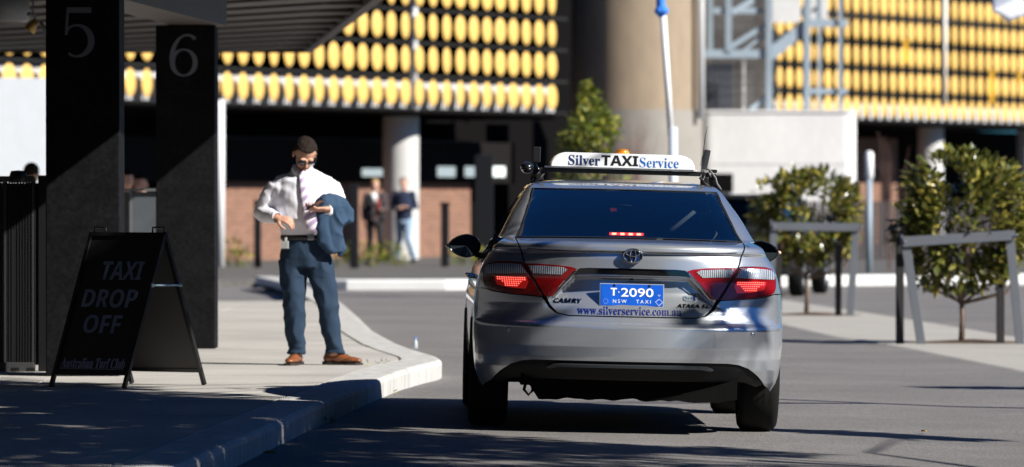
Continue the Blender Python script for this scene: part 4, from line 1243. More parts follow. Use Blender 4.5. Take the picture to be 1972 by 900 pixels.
def flank(y0, y1, zt0, zt1, name, s):
    P1 = [SY(y0, .25), SY(y1, .25), SY(y1, zt1), SY((y0 + y1) / 2, (zt0 + zt1) / 2), SY(y0, zt0)]
    patch(name, P1 if s > 0 else flip(P1), 0.0, PAINT, CAR, gu=.06, gz=.03)
for s in (1, -1):
    P1 = [SY(1.73, .25), SY(2.48, .25), SY(2.48, .95), SY(1.745, .955), SY(1.725, .6)]
    patch('rear_door', P1 if s > 0 else flip(P1), 0.0, PAINT, CAR, gu=.06, gz=.025)
    flank(2.487, 3.45, .95, .93, 'front_door', s)
    P1 = [SY(3.457, .25)] + [SY(3.865 + .37 * math.cos(R_(190 - 10 * k)), .33 + .37 * math.sin(R_(190 - 10 * k))) for k in range(21)] + [SY(4.6, .3), SY(4.6, .76), SY(4.2, .85), SY(3.457, .93)]
    patch('front_wing', P1 if s > 0 else flip(P1), 0.0, PAINT, CAR, gu=.05, gz=.025)
    # C pillar, B pillar, A pillar
    C = [XZ(.663, 1.108), XZ(.715, 1.109), SY(1.05, 1.11), SY(1.25, 1.13), SY(1.45, 1.20), SY(1.62, 1.30), SY(1.76, 1.385), XZ(.57, 1.405), XZ(.549, 1.405), XZ(.568, 1.34), XZ(.60, 1.25), XZ(.632, 1.165)]
    patch('rear_pillar', C if s > 0 else flip(C), 0.0, PAINT, CAR, gu=.03, gz=.014)
    for (ya, yb, nm) in ((2.44, 2.54, 'centre_pillar'),):
        Bp = [SY(ya, .955), SY(yb, .955), SY(yb - .02, 1.39), SY(ya + .02, 1.39)]
        patch(nm, Bp if s > 0 else flip(Bp), 0.0, GAP, CAR, gu=.05, gz=.05)
    A = [SY(3.46, .95), SY(3.56, .99), SY(3.1, 1.22), SY(2.8, 1.395), SY(2.55, 1.40), SY(2.98, 1.20)]
    A = [SY(3.30, .955), SY(3.52, .955), SY(3.30, 1.06), SY(3.04, 1.20), SY(2.76, 1.35), SY(2.66, 1.395), SY(2.56, 1.395), SY(2.80, 1.27), SY(3.08, 1.09)]
    patch('front_pillar', A if s > 0 else flip(A), 0.0, PAINT, CAR, gu=.06, gz=.03)
    # side glass
    for nm, G in (('rear_door_glass', [SY(1.26, .99), SY(2.44, .957), SY(2.45, 1.385), SY(1.78, 1.38), SY(1.60, 1.28), SY(1.40, 1.15), SY(1.2, 1.10)]),
                  ('front_door_glass', [SY(2.54, .957), SY(3.29, .957), SY(3.08, 1.09), SY(2.80, 1.27), SY(2.56, 1.385), SY(2.52, 1.385)])):
        patch(nm, G if s > 0 else flip(G), -.004, GLASS, CAR, gu=.08, gz=.04, rim=0)
# roof: contours that close at the top
def roof():
    V = []; F = []; zl = [1.400, 1.410, 1.42, 1.43, 1.437, 1.443, 1.448, 1.452, 1.456, 1.459, 1.4615]; nu = 96
    for z in zl:
        um = 1 + interp(FT, z) - Rz(z) - interp(BT_, z)
        for k in range(nu + 1):
            V.append(tuple(plan(-um + 2 * um * k / nu, z)))
    n = nu + 1
    for j in range(len(zl) - 1):
        for k in range(nu): F.append((j * n + k, j * n + k + 1, (j + 1) * n + k + 1, (j + 1) * n + k))
    F.append(tuple((len(zl) - 1) * n + k for k in range(n)))
    me = bpy.data.meshes.new('roof'); me.from_pydata(V, [], F)
    bm = bmesh.new(); bm.from_mesh(me); bmesh.ops.remove_doubles(bm, verts=bm.verts, dist=1e-4); bmesh.ops.recalc_face_normals(bm, faces=bm.faces); bm.to_mesh(me); bm.free()
    for p in me.polygons: p.use_smooth = True
    return link('roof', me, CAR, PAINT)
roof()
# bonnet
m = MB(); vs = []; fs = []; nx = 12
for j, (y, z, w) in enumerate(((3.42, 1.03, .70), (3.7, .98, .76), (4.0, .93, .78), (4.3, .88, .76), (4.6, .80, .66), (4.78, .70, .5))):
    for i in range(nx + 1):
        t = -1 + 2 * i / nx; vs.append((t * w, YO + y, z - .03 * t * t))
for j in range(5):
    for i in range(nx): fs.append((j * (nx + 1) + i, j * (nx + 1) + i + 1, (j + 1) * (nx + 1) + i + 1, (j + 1) * (nx + 1) + i))
m.add(vs, fs, True); m.build('bonnet', PAINT, CAR)

# --- rear glass with dark border
rg = [(0, 1.110), (.655, 1.110), (.622, 1.165), (.590, 1.25), (.558, 1.34), (.540, 1.398), (0, 1.402)]
patch('rear_window', mir([XZ(*p) for p in rg]), -.002, GLASS, CAR, gu=.03, gz=.02, rim=0)
def frame_strip(name, line, w, off, m_, parent=CAR, thick=.003, step=.02, closed=False, inward=None):
    """thin strip following a line of (u, z) points on the body"""
    L = [Vector(p) for p in line]; D = []
    for a, b in zip(L, L[1:] + ([L[0]] if closed else [])):
        A_ = onbody(a.x, a.y, 0); B_ = onbody(b.x, b.y, 0); n = max(1, int((B_ - A_).length / step)); D += [a + (b - a) * k / n for k in range(n)]
    if not closed: D.append(L[-1])
    pts = [onbody(p.x, p.y, off) for p in D]; nn = [nrm(p.x, p.y) * _sg for p in D]; n = len(D); V = []; F = []
    for i in range(n):
        a = pts[(i - 1) % n] if closed else pts[max(i - 1, 0)]; b = pts[(i + 1) % n] if closed else pts[min(i + 1, n - 1)]
        t = (b - a).normalized(); q = nn[i].cross(t)
        V += [pts[i] - q * w / 2 - nn[i] * thick, pts[i] - q * w / 2 * .8, pts[i] + q * w / 2 * .8, pts[i] + q * w / 2 - nn[i] * thick]
    for i in range(n if closed else n - 1):
        a = i * 4; b = ((i + 1) % n) * 4
        for k in range(3): F.append((a + k, b + k, b + k + 1, a + k + 1))
    me = bpy.data.meshes.new(name); me.from_pydata([tuple(v) for v in V], [], F)
    for p in me.polygons: p.use_smooth = True
    return link(name, me, parent, m_)
rgm = mir([XZ(*p) for p in rg])
frame_strip('window_seal', rgm, .007, .002, GAP, closed=True)
# windscreen
ws = []; 
m = MB(); vs = []; fs = []
for j in range(9):
    z = 1.03 + .37 * j / 8
    for i in range(17):
        t = -1 + 2 * i / 16; y = interp(FT, z) - .28 * abs(t) ** 2.4; vs.append((t * (Wz(z) - .045), y + YO, z))
for j in range(8):
    for i in range(16): fs.append((j * 17 + i, j * 17 + i + 1, (j + 1) * 17 + i + 1, (j + 1) * 17 + i))
m.add(vs, fs, True); m.build('windscreen', glass_mat('clear_windscreen', (0.72, 0.78, 0.76), 0, 1.45), CAR)

# --- lamps
def lamp_red():
    m = mat('red_lamp_lens', (0.22, 0.003, 0.004), rough=0.12, coat=1.0, bump=0.25, bscale=160, stretch=(1, 1, .4)); return m
RED = lamp_red(); DRED = mat('dark_red_lens', (0.12, 0.002, 0.004), rough=0.10, coat=1.0)
def clear_lens():
    m = bpy.data.materials.new('fluted_clear_lens'); m.use_nodes = True; nt = m.node_tree; b = nt.nodes['Principled BSDF']
    tc = nt.nodes.new('ShaderNodeTexCoord'); w = nt.nodes.new('ShaderNodeTexWave'); w.wave_type = 'BANDS'; w.bands_direction = 'X'; w.inputs['Scale'].default_value = 26; w.inputs['Distortion'].default_value = 1.5
    nt.links.new(tc.outputs['Object'], w.inputs['Vector']); r = nt.nodes.new('ShaderNodeValToRGB'); r.color_ramp.elements[0].color = (.10, .12, .15, 1); r.color_ramp.elements[1].color = (.72, .76, .80, 1)
    nt.links.new(w.outputs[0], r.inputs[0]); nt.links.new(r.outputs[0], b.inputs['Base Color']); b.inputs['Roughness'].default_value = .18; b.inputs['Metallic'].default_value = .4; b.inputs['Coat Weight'].default_value = 1
    bp = nt.nodes.new('ShaderNodeBump'); bp.inputs['Strength'].default_value = .5; bp.inputs['Distance'].default_value = .003; nt.links.new(w.outputs[0], bp.inputs['Height']); nt.links.new(bp.outputs[0], b.inputs['Normal'])
    return m
CLR = clear_lens()
LED = mat('lit_brake_led', (1, .25, .2), rough=.4, emit=(1.0, .22, .16), estr=.95)
LEDS = mat('lit_lens_glow', (0.75, .02, .02), rough=.2, coat=1.0, emit=(1.0, .03, .02), estr=.06)
for s in (1, -1):
    f = (lambda p: p) if s > 0 else flip
    lamp = empty('tail_lamp'); lamp.parent = CAR
    outer = [(.508, .781), (.668, .791), (.79, .806), (.826, .826), (.838, .86), (.838, .90), (.830, .935), (.815, .953), (.772, .965), (.70, .969), (.622, .967), (.565, .875)]
    inner = [(.450, .787), (.470, .780), (.489, .779), (.546, .872), (.604, .962), (.54, .963), (.42, .958), (.345, .950), (.312, .940), (.34, .918), (.395, .862)]
    patch('lens', f([XZ(*p) for p in outer]), .008, RED, lamp, gu=.02, gz=.012, rim=.012)
    patch('inner_lens', f([XZ(*p) for p in inner]), .008, RED, lamp, gu=.02, gz=.012, rim=.012)
    co = [(.592, .908), (.70, .902), (.826, .897), (.830, .925), (.812, .947), (.76, .956), (.70, .959), (.63, .957)]
    ci = [(.40, .905), (.558, .909), (.585, .952), (.50, .952), (.39, .947), (.365, .935)]
    patch('reversing_lens', f([XZ(*p) for p in co]), .0115, CLR, lamp, gu=.02, gz=.012, rim=.004)
    patch('reversing_lens', f([XZ(*p) for p in ci]), .0115, CLR, lamp, gu=.02, gz=.012, rim=.004)
    gl = [(.60, .818), (.68, .822), (.76, .838), (.775, .885), (.60, .888), (.585, .86)]
    patch('lit_lens', f([XZ(*p) for p in gl]), .0105, LEDS, lamp, gu=.02, gz=.012, rim=.003)
    m = MB()
    for r_ in range(5):
        for c_ in range(13):
            x = .605 + .0125 * c_ - .002 * r_; z = .880 - .0115 * r_
            if r_ > 1 and (x < .61 + .012 * (r_ - 1) or x > .75 - .010 * r_): continue
            u = u_of(x, z) * s; c = onbody(u, z, .0145); m.box(c, (.0055, .004, .0055))
    m.build('brake_light_dots', LED, lamp)
    # dark surround line between the two lenses
    frame_strip('lamp_divider', f([XZ(.496, .776), XZ(.555, .874), XZ(.613, .968)]), .012, .006, GAP, lamp)
    frame_strip('lamp_seal', f([XZ(*p) for p in outer]), .007, .0075, mat('dark_lamp_seal', (0.03, 0.004, 0.004), rough=.3), lamp, closed=True)
    # chrome blade below the inner lens
    frame_strip('chrome_blade', f([XZ(.318, .925), XZ(.345, .900), XZ(.390, .850), XZ(.430, .803), XZ(.452, .777)]), .020, .010, CHROME, lamp)
# garnish bar above the plate
gb = [(0, .912), (.25, .911), (.295, .905), (.33, .905), (.315, .93), (.300, .943), (.25, .947), (0, .949)]
patch('garnish_bar', mir([XZ(*p) for p in gb]), .012, DCHROME, CAR, gz=.008, rim=.02)
frame_strip('garnish_edge', [XZ(-.31, .908), XZ(-.25, .9105), XZ(0, .9115), XZ(.25, .9105), XZ(.31, .908)], .008, .014, CHROME)
# lid seams as recessed gaps come from the panel edges; spoiler lower edge line
frame_strip('spoiler_edge', [XZ(-.60, 1.046), XZ(-.50, 1.0385), XZ(-.12, 1.0345), XZ(-.075, 1.034)], .006, .001, GAP)
frame_strip('spoiler_edge', [XZ(.075, 1.034), XZ(.12, 1.0345), XZ(.50, 1.0385), XZ(.60, 1.046)], .006, .001, GAP)

# emblem: three overlapping ovals
def rear(x, z, d): return onbody(u_of(x, z), z, d)
EY = plan(0, 1.03).y
def E3(x, z, d): return Vector((x, plan(0.0, 1.045).y - .004 - d, z))
em = empty('emblem'); em.parent = CAR
m = MB(); n = 40
M = Matrix(((1, 0, 0), (0, 0, -1), (0, 1, 0))).to_4x4()
def ering(cx, cz, a, b, w, d, m):
    pts = []
    for k in range(n + 1):
        q = 2 * PI * k / n; pts.append(E3(cx + a * math.cos(q), cz + b * math.sin(q), d))
    m.tube(pts, [(w, .004)] * len(pts), n=8, cap=False, side=(0, 1, 0)) if False else m.tube(pts, w, n=8, cap=False)
m = MB(); vs = [E3(0, 1.022, .002)] + [E3(.060 * math.cos(2 * PI * k / n), 1.022 + .043 * math.sin(2 * PI * k / n), .002) for k in range(n)] + [E3(.066 * math.cos(2 * PI * k / n), 1.022 + .049 * math.sin(2 * PI * k / n), -.05) for k in range(n)]
m.add(vs, [(0, 1 + k, 1 + (k + 1) % n) for k in range(n)] + [(1 + k, 1 + n + k, 1 + n + (k + 1) % n, 1 + (k + 1) % n) for k in range(n)]); m.build('emblem_base', mat('emblem_navy', (0.01, 0.03, 0.10), rough=.15, coat=1), em)
m = MB(); ering(0, 1.022, .055, .038, .0045, .006, m); ering(0, 1.022, .0165, .036, .0036, .007, m); ering(0, 1.038, .038, .0175, .0036, .007, m); m.build('emblem_rings', CHROME, em)

# number plate
PZ = .797; PY = plan(0, .80).y
def PL(x, z, d): return Vector((x, PY - .030 - d + (z) * .10, PZ + z))
pt = empty('number_plate'); pt.parent = CAR
def vbox(fn, x0, x1, z0, z1, d0, d1, nx=12):
    m = MB(); vs = []; fs = []
    for i in range(nx + 1):
        x = x0 + (x1 - x0) * i / nx; w = .0025 * math.sin(x * 42 + 1)
        vs += [fn(x, z0 + .35 * w, d0 + w * .6), fn(x, z1, d0), fn(x, z1, d1), fn(x, z0 + .35 * w, d1 + w * .6)]
    for i in range(nx):
        a = i * 4; b = a + 4; fs += [(a, b, b + 1, a + 1), (a + 1, b + 1, b + 2, a + 2), (a + 2, b + 2, b + 3, a + 3), (a + 3, b + 3, b, a)]
    fs += [(0, 1, 2, 3), (nx * 4 + 3, nx * 4 + 2, nx * 4 + 1, nx * 4)]
    m.add(vs, fs); return m
vbox(PL, -.183, .183, -.066, .066, 0, .004).build('plate_rim', mat('plate_alloy', (.6, .62, .65), rough=.35, metal=.5), pt)
vbox(PL, -.178, .178, -.060, .062, .003, .0062).build('plate_face', mat('plate_blue', (0.008, 0.10, 0.56), rough=.3, coat=.5, var=.12, vscale=6), pt)
WHT = mat('plate_white', (.85, .87, .88), rough=.5)
def plp(cx, cz): return lambda x, y, d: PL(cx + x, cz + y, .0062 + d)
text_obj('registration', 'T', 'sans', .036, .044, plp(-.104, .018), WHT, pt, depth=.002)
m = MB(); m.ell(PL(-.076, .016, .008), (.004, .002, .004)); m.build('registration_dot', WHT, pt)
text_obj('registration', '2090', None, .185, .050, plp(.030, .016), WHT, pt, depth=.002, offset=.012)
text_obj('plate_caption', 'NSW - TAXI', None, .215, .020, plp(.0, -.035), WHT, pt, depth=.001, spacing=1.5)
m = MB()
dm = [(.155, -.018), (.176, -.036), (.155, -.056), (.134, -.036), (.155, -.018)]
for a, b in zip(dm, dm[1:]): m.beam(PL(*a, .0075), PL(*b, .0075), .0022, .002)
m.beam(PL(.146, .004, .0075), PL(.164, .004, .0075), .003, .002); m.beam(PL(.152, -.004, .0075), PL(.158, -.004, .0075), .004, .002)
m.build('plate_diamond', WHT, pt)
m = MB(); ring = [PL(-.150 + .014 * math.cos(q / 12 * 2 * PI), -.037 + .014 * math.sin(q / 12 * 2 * PI), .0075) for q in range(13)]; m.tube(ring, .0012, n=5, cap=False); m.build('plate_crest', mat('plate_pale_blue', (.2, .35, .7), rough=.5), pt)
for x in (-.10, .10):
    m = MB(); m.ell(PL(x, .056, .008), (.007, .004, .007)); m.build('plate_screw', DCHROME, pt)
m = MB(); m.box((-.004, PY - .01, .890), (.02, .03, .014)); m.build('lid_lock', GAP, CAR)

# lettering on the lid
def rp(cx, cz, slope=0.0): return lambda x, y, d: rear(cx + x, cz + y + slope * x, d)
NAVY = mat('decal_navy', (0.004, 0.010, 0.13), rough=.4)
text_obj('web_address', 'www.silverservice.com.au', 'serif', .595, .047, rp(-.012, .707), NAVY, CAR, depth=.0022)
BADGE = mat('badge_dark_chrome', (0.10, 0.105, 0.115), rough=.15, metal=1)
text_obj('model_badge', 'CAMRY', 'sansit', .160, .025, rp(-.362, .757), BADGE, CAR, depth=.005)
text_obj('grade_badge', 'ATARA SL', 'sansit', .185, .020, rp(.350, .741), BADGE, CAR, depth=.005)
def hyb():
    m = MB(); cx, cz = .335, .785
    vs = []
    for k in range(20):
        q = 2 * PI * k / 20; x = .040 * (abs(math.cos(q)) ** .5) * (1 if math.cos(q) > 0 else -1); z = .0165 * (abs(math.sin(q)) ** .5) * (1 if math.sin(q) > 0 else -1); vs.append((x, z))
    V = [rear(cx + x, cz + z, .005) for x, z in vs] + [rear(cx + x, cz + z, -.002) for x, z in vs]
    m.add(V, [tuple(range(20))] + [(k, (k + 1) % 20, 20 + (k + 1) % 20, 20 + k) for k in range(20)]); m.build('hybrid_badge', mat('badge_silver', (.30, .36, .42), rough=.3, metal=.7), CAR)
    m = MB(); m.beam(rear(cx + .022, cz - .014, .0055), rear(cx + .022, cz + .014, .0055), .012, .003); m.build('badge_stripe', NAVY, CAR)
    text_obj('badge_lettering', 'hsd', None, .042, .016, rp(cx - .010, cz), BADGE, CAR, depth=.0065)
hyb()

# --- wheels
def wheel(x, y, s, parent, r=.332, w=.225):
    wt = empty('wheel'); wt.parent = parent; wt.location = (x, y, r)
    M = Matrix.Rotation(PI / 2, 4, 'Y')
    m = MB(); h = w / 2
    m.lathe([(r * .66, -h), (r * .90, -h), (r * .965, -h * .86), (r, -h * .62), (r, h * .62), (r * .965, h * .86), (r * .90, h), (r * .66, h), (r * .66, -h)], n=48, M=M)
    m.build('tyre', RUB, wt)
    m = MB()
    for k in (-.5, -.17, .17, .5):
        m.lathe([(r + .0005, w * .5 * k - .004), (r - .008, w * .5 * k), (r + .0005, w * .5 * k + .004)], n=48, M=M)
    m.build('tread_groove', SHELL, wt)
    m = MB(); m.lathe([(r * .66, -h * .9), (r * .62, -h * .5), (r * .62, h * .7), (r * .67, h * .93)], n=40, M=M if s > 0 else Matrix.Rotation(-PI / 2, 4, 'Y'))
    for k in range(5):
        q = 2 * PI * k / 5; e = Vector((h * .72 * s, r * .62 * math.cos(q), r * .62 * math.sin(q))); m.beam(Vector((h * .78 * s, 0, 0)), e, .05, .025, up=(1, 0, 0))
    m.ell((h * .78 * s, 0, 0), (.02, .05, .05)); m.build('rim', RIM, wt)
for y in (0.0, 2.775):
    for s in (-1, 1): wheel(s * .790, y, s, CAR)
m = MB(); m.tube([(-.75, 0, .30), (.75, 0, .30)], .045, n=10); m.box((0, .1, .33), (.9, .5, .16)); m.build('axle', SHELL, CAR)
# dark wheel housings
for y in (0.0, 2.775):
    for s in (-1, 1):
        m = MB(); m.lathe([(.36, -.12), (.385, -.12), (.385, .10), (.36, .10)], n=28, M=Matrix.Translation((s * .76, y, .345)) @ Matrix.Rotation(PI / 2, 4, 'Y'))
        m.v = [v if v[2] > .30 else (v[0], v[1], .30 + (v[2] - .30) * .02) for v in m.v]; m.build('wheel_arch_liner', SHELL, CAR)

# --- wing mirrors
MG = mat('mirror_glass', (.10, .14, .16), rough=.02, metal=1)
for s in (-1, 1):
    mr = empty('wing_mirror'); mr.parent = CAR; mr.location = (s * .905, YO + 2.98, 1.035)
    m = MB(); prof = []
    n = 28; vs = []; fs = []
    def outl(k, sc_):
        q = 2 * PI * k / n; cx_ = math.cos(q); sz_ = math.sin(q)
        x = .108 * cx_ * (1.0 if cx_ > 0 else .86) + .01; z = .073 * sz_ * (1 - .18 * max(0, cx_)) * (1.0)
        return s * x * sc_, z * sc_
    for (yy_, sc_) in ((-.045, .93), (-.050, 1.0), (0, 1.02), (.05, .88), (.09, .55), (.10, .05)):
        for k in range(n): x, z = outl(k, sc_); vs.append((x, yy_, z))
    for j in range(5):
        for k in range(n): fs.append((j * n + k, j * n + (k + 1) % n, (j + 1) * n + (k + 1) % n, (j + 1) * n + k))
    m.add(vs, fs, True); m.build('mirror_housing', mat('gloss_black_cap', (.012, .012, .014), rough=.15, coat=1) , mr)
    m = MB(); vs = [(*((lambda a: (a[0], -.036, a[1]))(outl(k, .92))),) for k in range(n)] + [(s * .008, -.038, 0)]
    m.add(vs, [(k, (k + 1) % n, n) for k in range(n)]); m.build('mirror_glass', MG, mr)
    m = MB(); m.beam((-s * .05, .03, -.05), (-s * .17, .06, -.075), .06, .035, bev=.008); m.build('mirror_arm', SHELL, mr)
    m = MB(); m.ell((s * .125, .01, .0), (.014, .03, .012)); m.build('indicator', mat('indicator_lens', (.7, .45, .3), rough=.2), mr)
    # door handles
    for y in (1.95, 2.85):
        h = empty('door_handle'); h.parent = CAR; c = plan(s * u_side(y, .86), .86)
        h.location = c; mm_ = MB(); mm_.tube([(s * .0, -.09, 0), (s * .035, -.07, 0), (s * .038, .07, 0), (0, .09, 0)], .010, n=8); mm_.build('grip', CHROME, h)

# --- interior
INT = mat('cabin_dark_cloth', (.05, .052, .056), rough=.9); INL = mat('cabin_beige', (.20, .19, .17), rough=.8)
m = MB(); m.box((0, YO + .75, 1.075), (1.15, .40, .02)); m.build('parcel_shelf', INT, CAR)
for x in (-.36, .36):
    st = empty('front_seat'); st.parent = CAR; st.location = (x, YO + 2.2, 0)
    m = MB(); m.tube([(0, .10, .55), (0, 0, .8), (0, -.06, 1.12)], [(.24, .06), (.25, .07), (.19, .06)], n=16, side=(1, 0, 0)); m.build('backrest', INT, st)
    m = MB(); m.ell((0, -.08, 1.215), (.135, .05, .095)); m.build('headrest', INT, st)
for x in (-.42, .42, 0):
    m = MB(); m.ell((x, YO + 1.05, 1.135), (.13, .05, .055)); m.build('rear_headrest', INT, CAR)
m = MB(); m.box((0, YO + 3.25, .98), (1.3, .4, .10), bev=.03); m.ell((.36, YO + 3.1, 1.03), (.18, .12, .07)); m.build('dashboard', INT, CAR)
m = MB(); m.lathe([(.165, -.01), (.185, -.01), (.185, .01), (.165, .01), (.165, -.01)], n=28, M=Matrix.Translation((.36, YO + 2.85, 1.0)) @ Matrix.Rotation(R_(65), 4, 'X')); m.build('steering_wheel', INT, CAR)
m = MB(); m.box((-.01, YO + 2.85, 1.275), (.24, .03, .075), bev=.012); m.build('interior_mirror', INT, CAR)
m = MB(); m.box((.02, YO + 2.832, 1.28), (.10, .004, .045)); m.build('interior_mirror_glass', MG, CAR)
m = MB(); m.box((-.012, YO + .80, 1.115), (.26, .10, .06), bev=.012); m.build('brake_lamp_housing', INT, CAR)
b3 = MB()
for k in range(4): b3.box((-.012 + (-.072 + .048 * k), YO + .738, 1.142), (.026, .008, .012), bev=.003)
b3.build('high_brake_light', mat('high_brake_led', (1, .3, .2), emit=(1.0, .20, .12), estr=5.0), CAR)
b3 = MB(); b3.box((-.012, YO + .742, 1.142), (.20, .006, .016)); b3.build('high_brake_strip', mat('high_brake_glow', (.8, .05, .03), emit=(1.0, .05, .03), estr=1.2), CAR)
m = MB(); m.tube([(.50, YO + 2.9, 1.12), (.56, YO + 2.95, 1.28), (.52, YO + 3, 1.36)], .012); m.build('seat_belt', mat('belt_grey', (.4, .4, .4)), CAR)

# --- roof sign, rack, aerial
RS = empty('roof_sign'); RS.parent = CAR; RS.location = (.0, YO + 2.12, 0); RS.rotation_euler = (0, R_(.35), 0)
m = MB(); m.box((0, 0, 1.510), (1.01, .05, .028), bev=.006); m.build('rack_bar', BLACKM, RS)
m = MB(); m.box((-.01, -.028, 1.529), (.92, .012, .009), bev=.002); m.build('silver_rail', mat('bright_alloy', (.75, .77, .78), rough=.3, metal=.4), RS)
out = []
NS = 14
hw0, hw1 = .437, .335
for k in range(NS + 1):
    q = k / NS * PI / 2; out.append((hw1 + (hw0 - hw1) * math.cos(q), 1.5335 + .086 * math.sin(q) ** .9))
sg = out + [(-x, z) for x, z in reversed(out)]
m = MB(); nS = len(sg); V = []
for (y, sc_) in ((-.055, .985), (-.062, .95), (.055, .985)):
    for x, z in sg: V.append((x * (1 if sc_ > .96 else .985), y, 1.5335 + (z - 1.5335) * (1 if sc_ > .96 else .965)))
fs = [tuple(nS + k for k in range(nS)), tuple(2 * nS + k for k in range(nS - 1, -1, -1))]
for k in range(nS): fs += [(k, (k + 1) % nS, nS + (k + 1) % nS, nS + k), (k, 2 * nS + k, 2 * nS + (k + 1) % nS, (k + 1) % nS)]
m.add(V, fs); SGW = mat('sign_white_plastic', (.80, .82, .83), rough=.25, coat=.6); m.build('sign_board', SGW, RS)
def sp(cx, cz): return lambda x, y, d: Vector((cx + x, -.062 - d, cz + y))
text_obj('sign_lettering', 'Silver', 'serif', .192, .062, sp(-.233, 1.573), mat('sign_navy', (.012, .03, .12), rough=.4), RS, depth=.001, offset=.010)
text_obj('sign_lettering', 'TAXI', 'sans', .222, .062, sp(-.018, 1.577), mat('sign_black', (.008, .008, .01), rough=.4), RS, depth=.001, offset=.012)
text_obj('sign_lettering', 'Service', 'serif', .236, .060, sp(.220, 1.570), mat('sign_blue', (.01, .12, .45), rough=.4), RS, depth=.001, offset=-.004)
m = MB(); m.lathe([(.040, 1.60), (.041, 1.625), (.036, 1.640), (.028, 1.648), (0, 1.650)], n=26); m.lathe([(.043, 1.595), (.043, 1.612), (.039, 1.614)], n=26)
for k in range(26):
    q = 2 * PI * k / 26; m.tube([(.0405 * math.cos(q), .0405 * math.sin(q), 1.605), (.0405 * math.cos(q), .0405 * math.sin(q), 1.63)], .0018, n=4)
bc = m.build('amber_beacon', mat('amber_plastic', (.85, .30, .02), rough=.25, coat=.5, emit=(1, .3, .02), estr=.06), RS); bc.location = (.0, .02, .0)
for s in (-1, 1):
    m = MB(); m.beam((s * .50, 0, 1.515), (s * .535, 0, 1.435), .05, .03, up=(0, 1, 0), bev=.005); m.tube([(s * .47, -.02, 1.49), (s * .50, -.03, 1.455), (s * .55, -.03, 1.425)], .008); m.box((s * .50, 0, 1.47), (.05, .05, .05), bev=.008); m.build('rack_foot', BLACKM, RS)
m = MB(); m.box((-.520, 0, 1.60), (.048, .05, .095), bev=.005); m.build('camera_box', BLACKM, RS)
m = MB(); m.ell((-.575, .0, 1.52), (.040, .055, .036)); m.tube([(-.57, 0, 1.52), (-.52, 0, 1.51)], .014); m.tube([(-.53, -.01, 1.55), (-.50, -.03, 1.50), (-.54, -.02, 1.46)], .007); m.build('side_camera', mat('camera_black', (.01, .01, .01), rough=.2, coat=1), RS)
m = MB(); Mx = Matrix.Rotation(R_(10), 4, 'Y'); m.box((.505, 0, 1.600), (.036, .045, .118), M=Mx, bev=.004)
for k in range(9): m.box(Vector((.484 + .012 * (k / 8) * 1.2, -.0, 1.565 + .011 * k)), (.026, .05, .004), M=Mx)
m.build('finned_unit', mat('unit_dark_grey', (.035, .037, .04), rough=.4), RS)
m = MB(); m.tube([(.482, -.01, 1.50), (.484, -.01, 1.53), (.487, -.01, 1.61), (.490, -.01, 1.63)], [.010, .009, .0075, .003], n=12); m.build('aerial_base', GREYM, RS)
m = MB(); m.tube([(.489, -.01, 1.62), (.491, -.01, 1.68), (.497, -.01, 1.74), (.509, -.01, 1.80)], [.0028, .0025, .0022, .0014], n=6); m.build('aerial_whip', BLACKM, RS)
m = MB(); m.tube([(.50, -.02, 1.545), (.53, -.03, 1.535), (.565, -.03, 1.49), (.575, -.03, 1.455), (.60, -.05, 1.42)], .006, n=8); m.tube([(.48, -.02, 1.51), (.47, -.04, 1.49), (.49, -.04, 1.475), (.50, -.03, 1.50)], .003, n=5); m.build('cable', mat('dull_cable', (.12, .12, .12), rough=.5), RS)
m = MB(); m.box((.55, 0, 1.53), (.05, .04, .02), bev=.005); m.box((.555, 0, 1.49), (.03, .04, .05), bev=.005); m.build('clamp', BLACKM, RS)

# ------------------------------------------------------------------ dark parked four-wheel drive
PC = empty('parked_car', (3.30, 81.6, -.07), 0); PC.rotation_euler = (0, 0, -R_(10.5))
tag(PC, 'dark parked hatchback beyond the farther small tree, mostly hidden by it', 'car')
DP = mat('black_car_paint', (.012, .013, .015), rough=.4)
def pc_loft():
    secs = [  # y, list of (x, z) half section
        (0.0, [(.0, .35), (.70, .35), (.80, .50), (.80, .85), (.72, .95), (.0, .97)]),
        (0.12, [(.0, .30), (.78, .30), (.86, .50), (.86, .90), (.76, 1.02), (.0, 1.05)]),
        (2.9, [(.0, .28), (.80, .28), (.88, .50), (.88, .88), (.78, .98), (.0, 1.0)]),
        (4.1, [(.0, .30), (.75, .30), (.84, .50), (.82, .76), (.70, .84), (.0, .86)]),
        (4.3, [(.0, .35), (.60, .35), (.72, .50), (.70, .65), (.55, .72), (.0, .74)])]
    m = MB(); V = []; n = 0
    for y, S in secs:
        full = S + [(-x, z) for x, z in reversed(S[1:-1])]; n = len(full); V += [(x, y - .8, z) for x, z in full]
    F = [tuple(range(n)), tuple((len(secs) - 1) * n + k for k in range(n))]
    for j in range(len(secs) - 1):
        for k in range(n): F.append((j * n + k, j * n + (k + 1) % n, (j + 1) * n + (k + 1) % n, (j + 1) * n + k))
    m.add(V, F); me = modded(m.mesh('b'), [('BEVEL', dict(width=.05, segments=3)),])
    for p in me.polygons: p.use_smooth = True
    me.materials.clear(); link('body', me, PC, DP)
pc_loft()
m = MB()
for a, b in (((.72, -.70, 1.0), (.58, -.35, 1.40)), ((.74, .9, 1.0), (.60, .9, 1.42)), ((.74, 2.3, .98), (.60, 1.6, 1.40))):
    for s in (-1, 1):
        m = MB(); m.beam((a[0] * s, a[1], a[2]), (b[0] * s, b[1], b[2]), .08, .07); m.build('window_pillar', DP, PC)
pass
m = MB(); m.prism(rounded(-.62, .62, -.45, 1.75, .15), 1.39, 1.46); me = modded(m.mesh('r'), [('BEVEL', dict(width=.03, segments=3))]); me.materials.clear(); link('roof', me, PC, DP)
PG = glass_mat('green_tinted_glass', (.35, .5, .45), 0, 1.2)
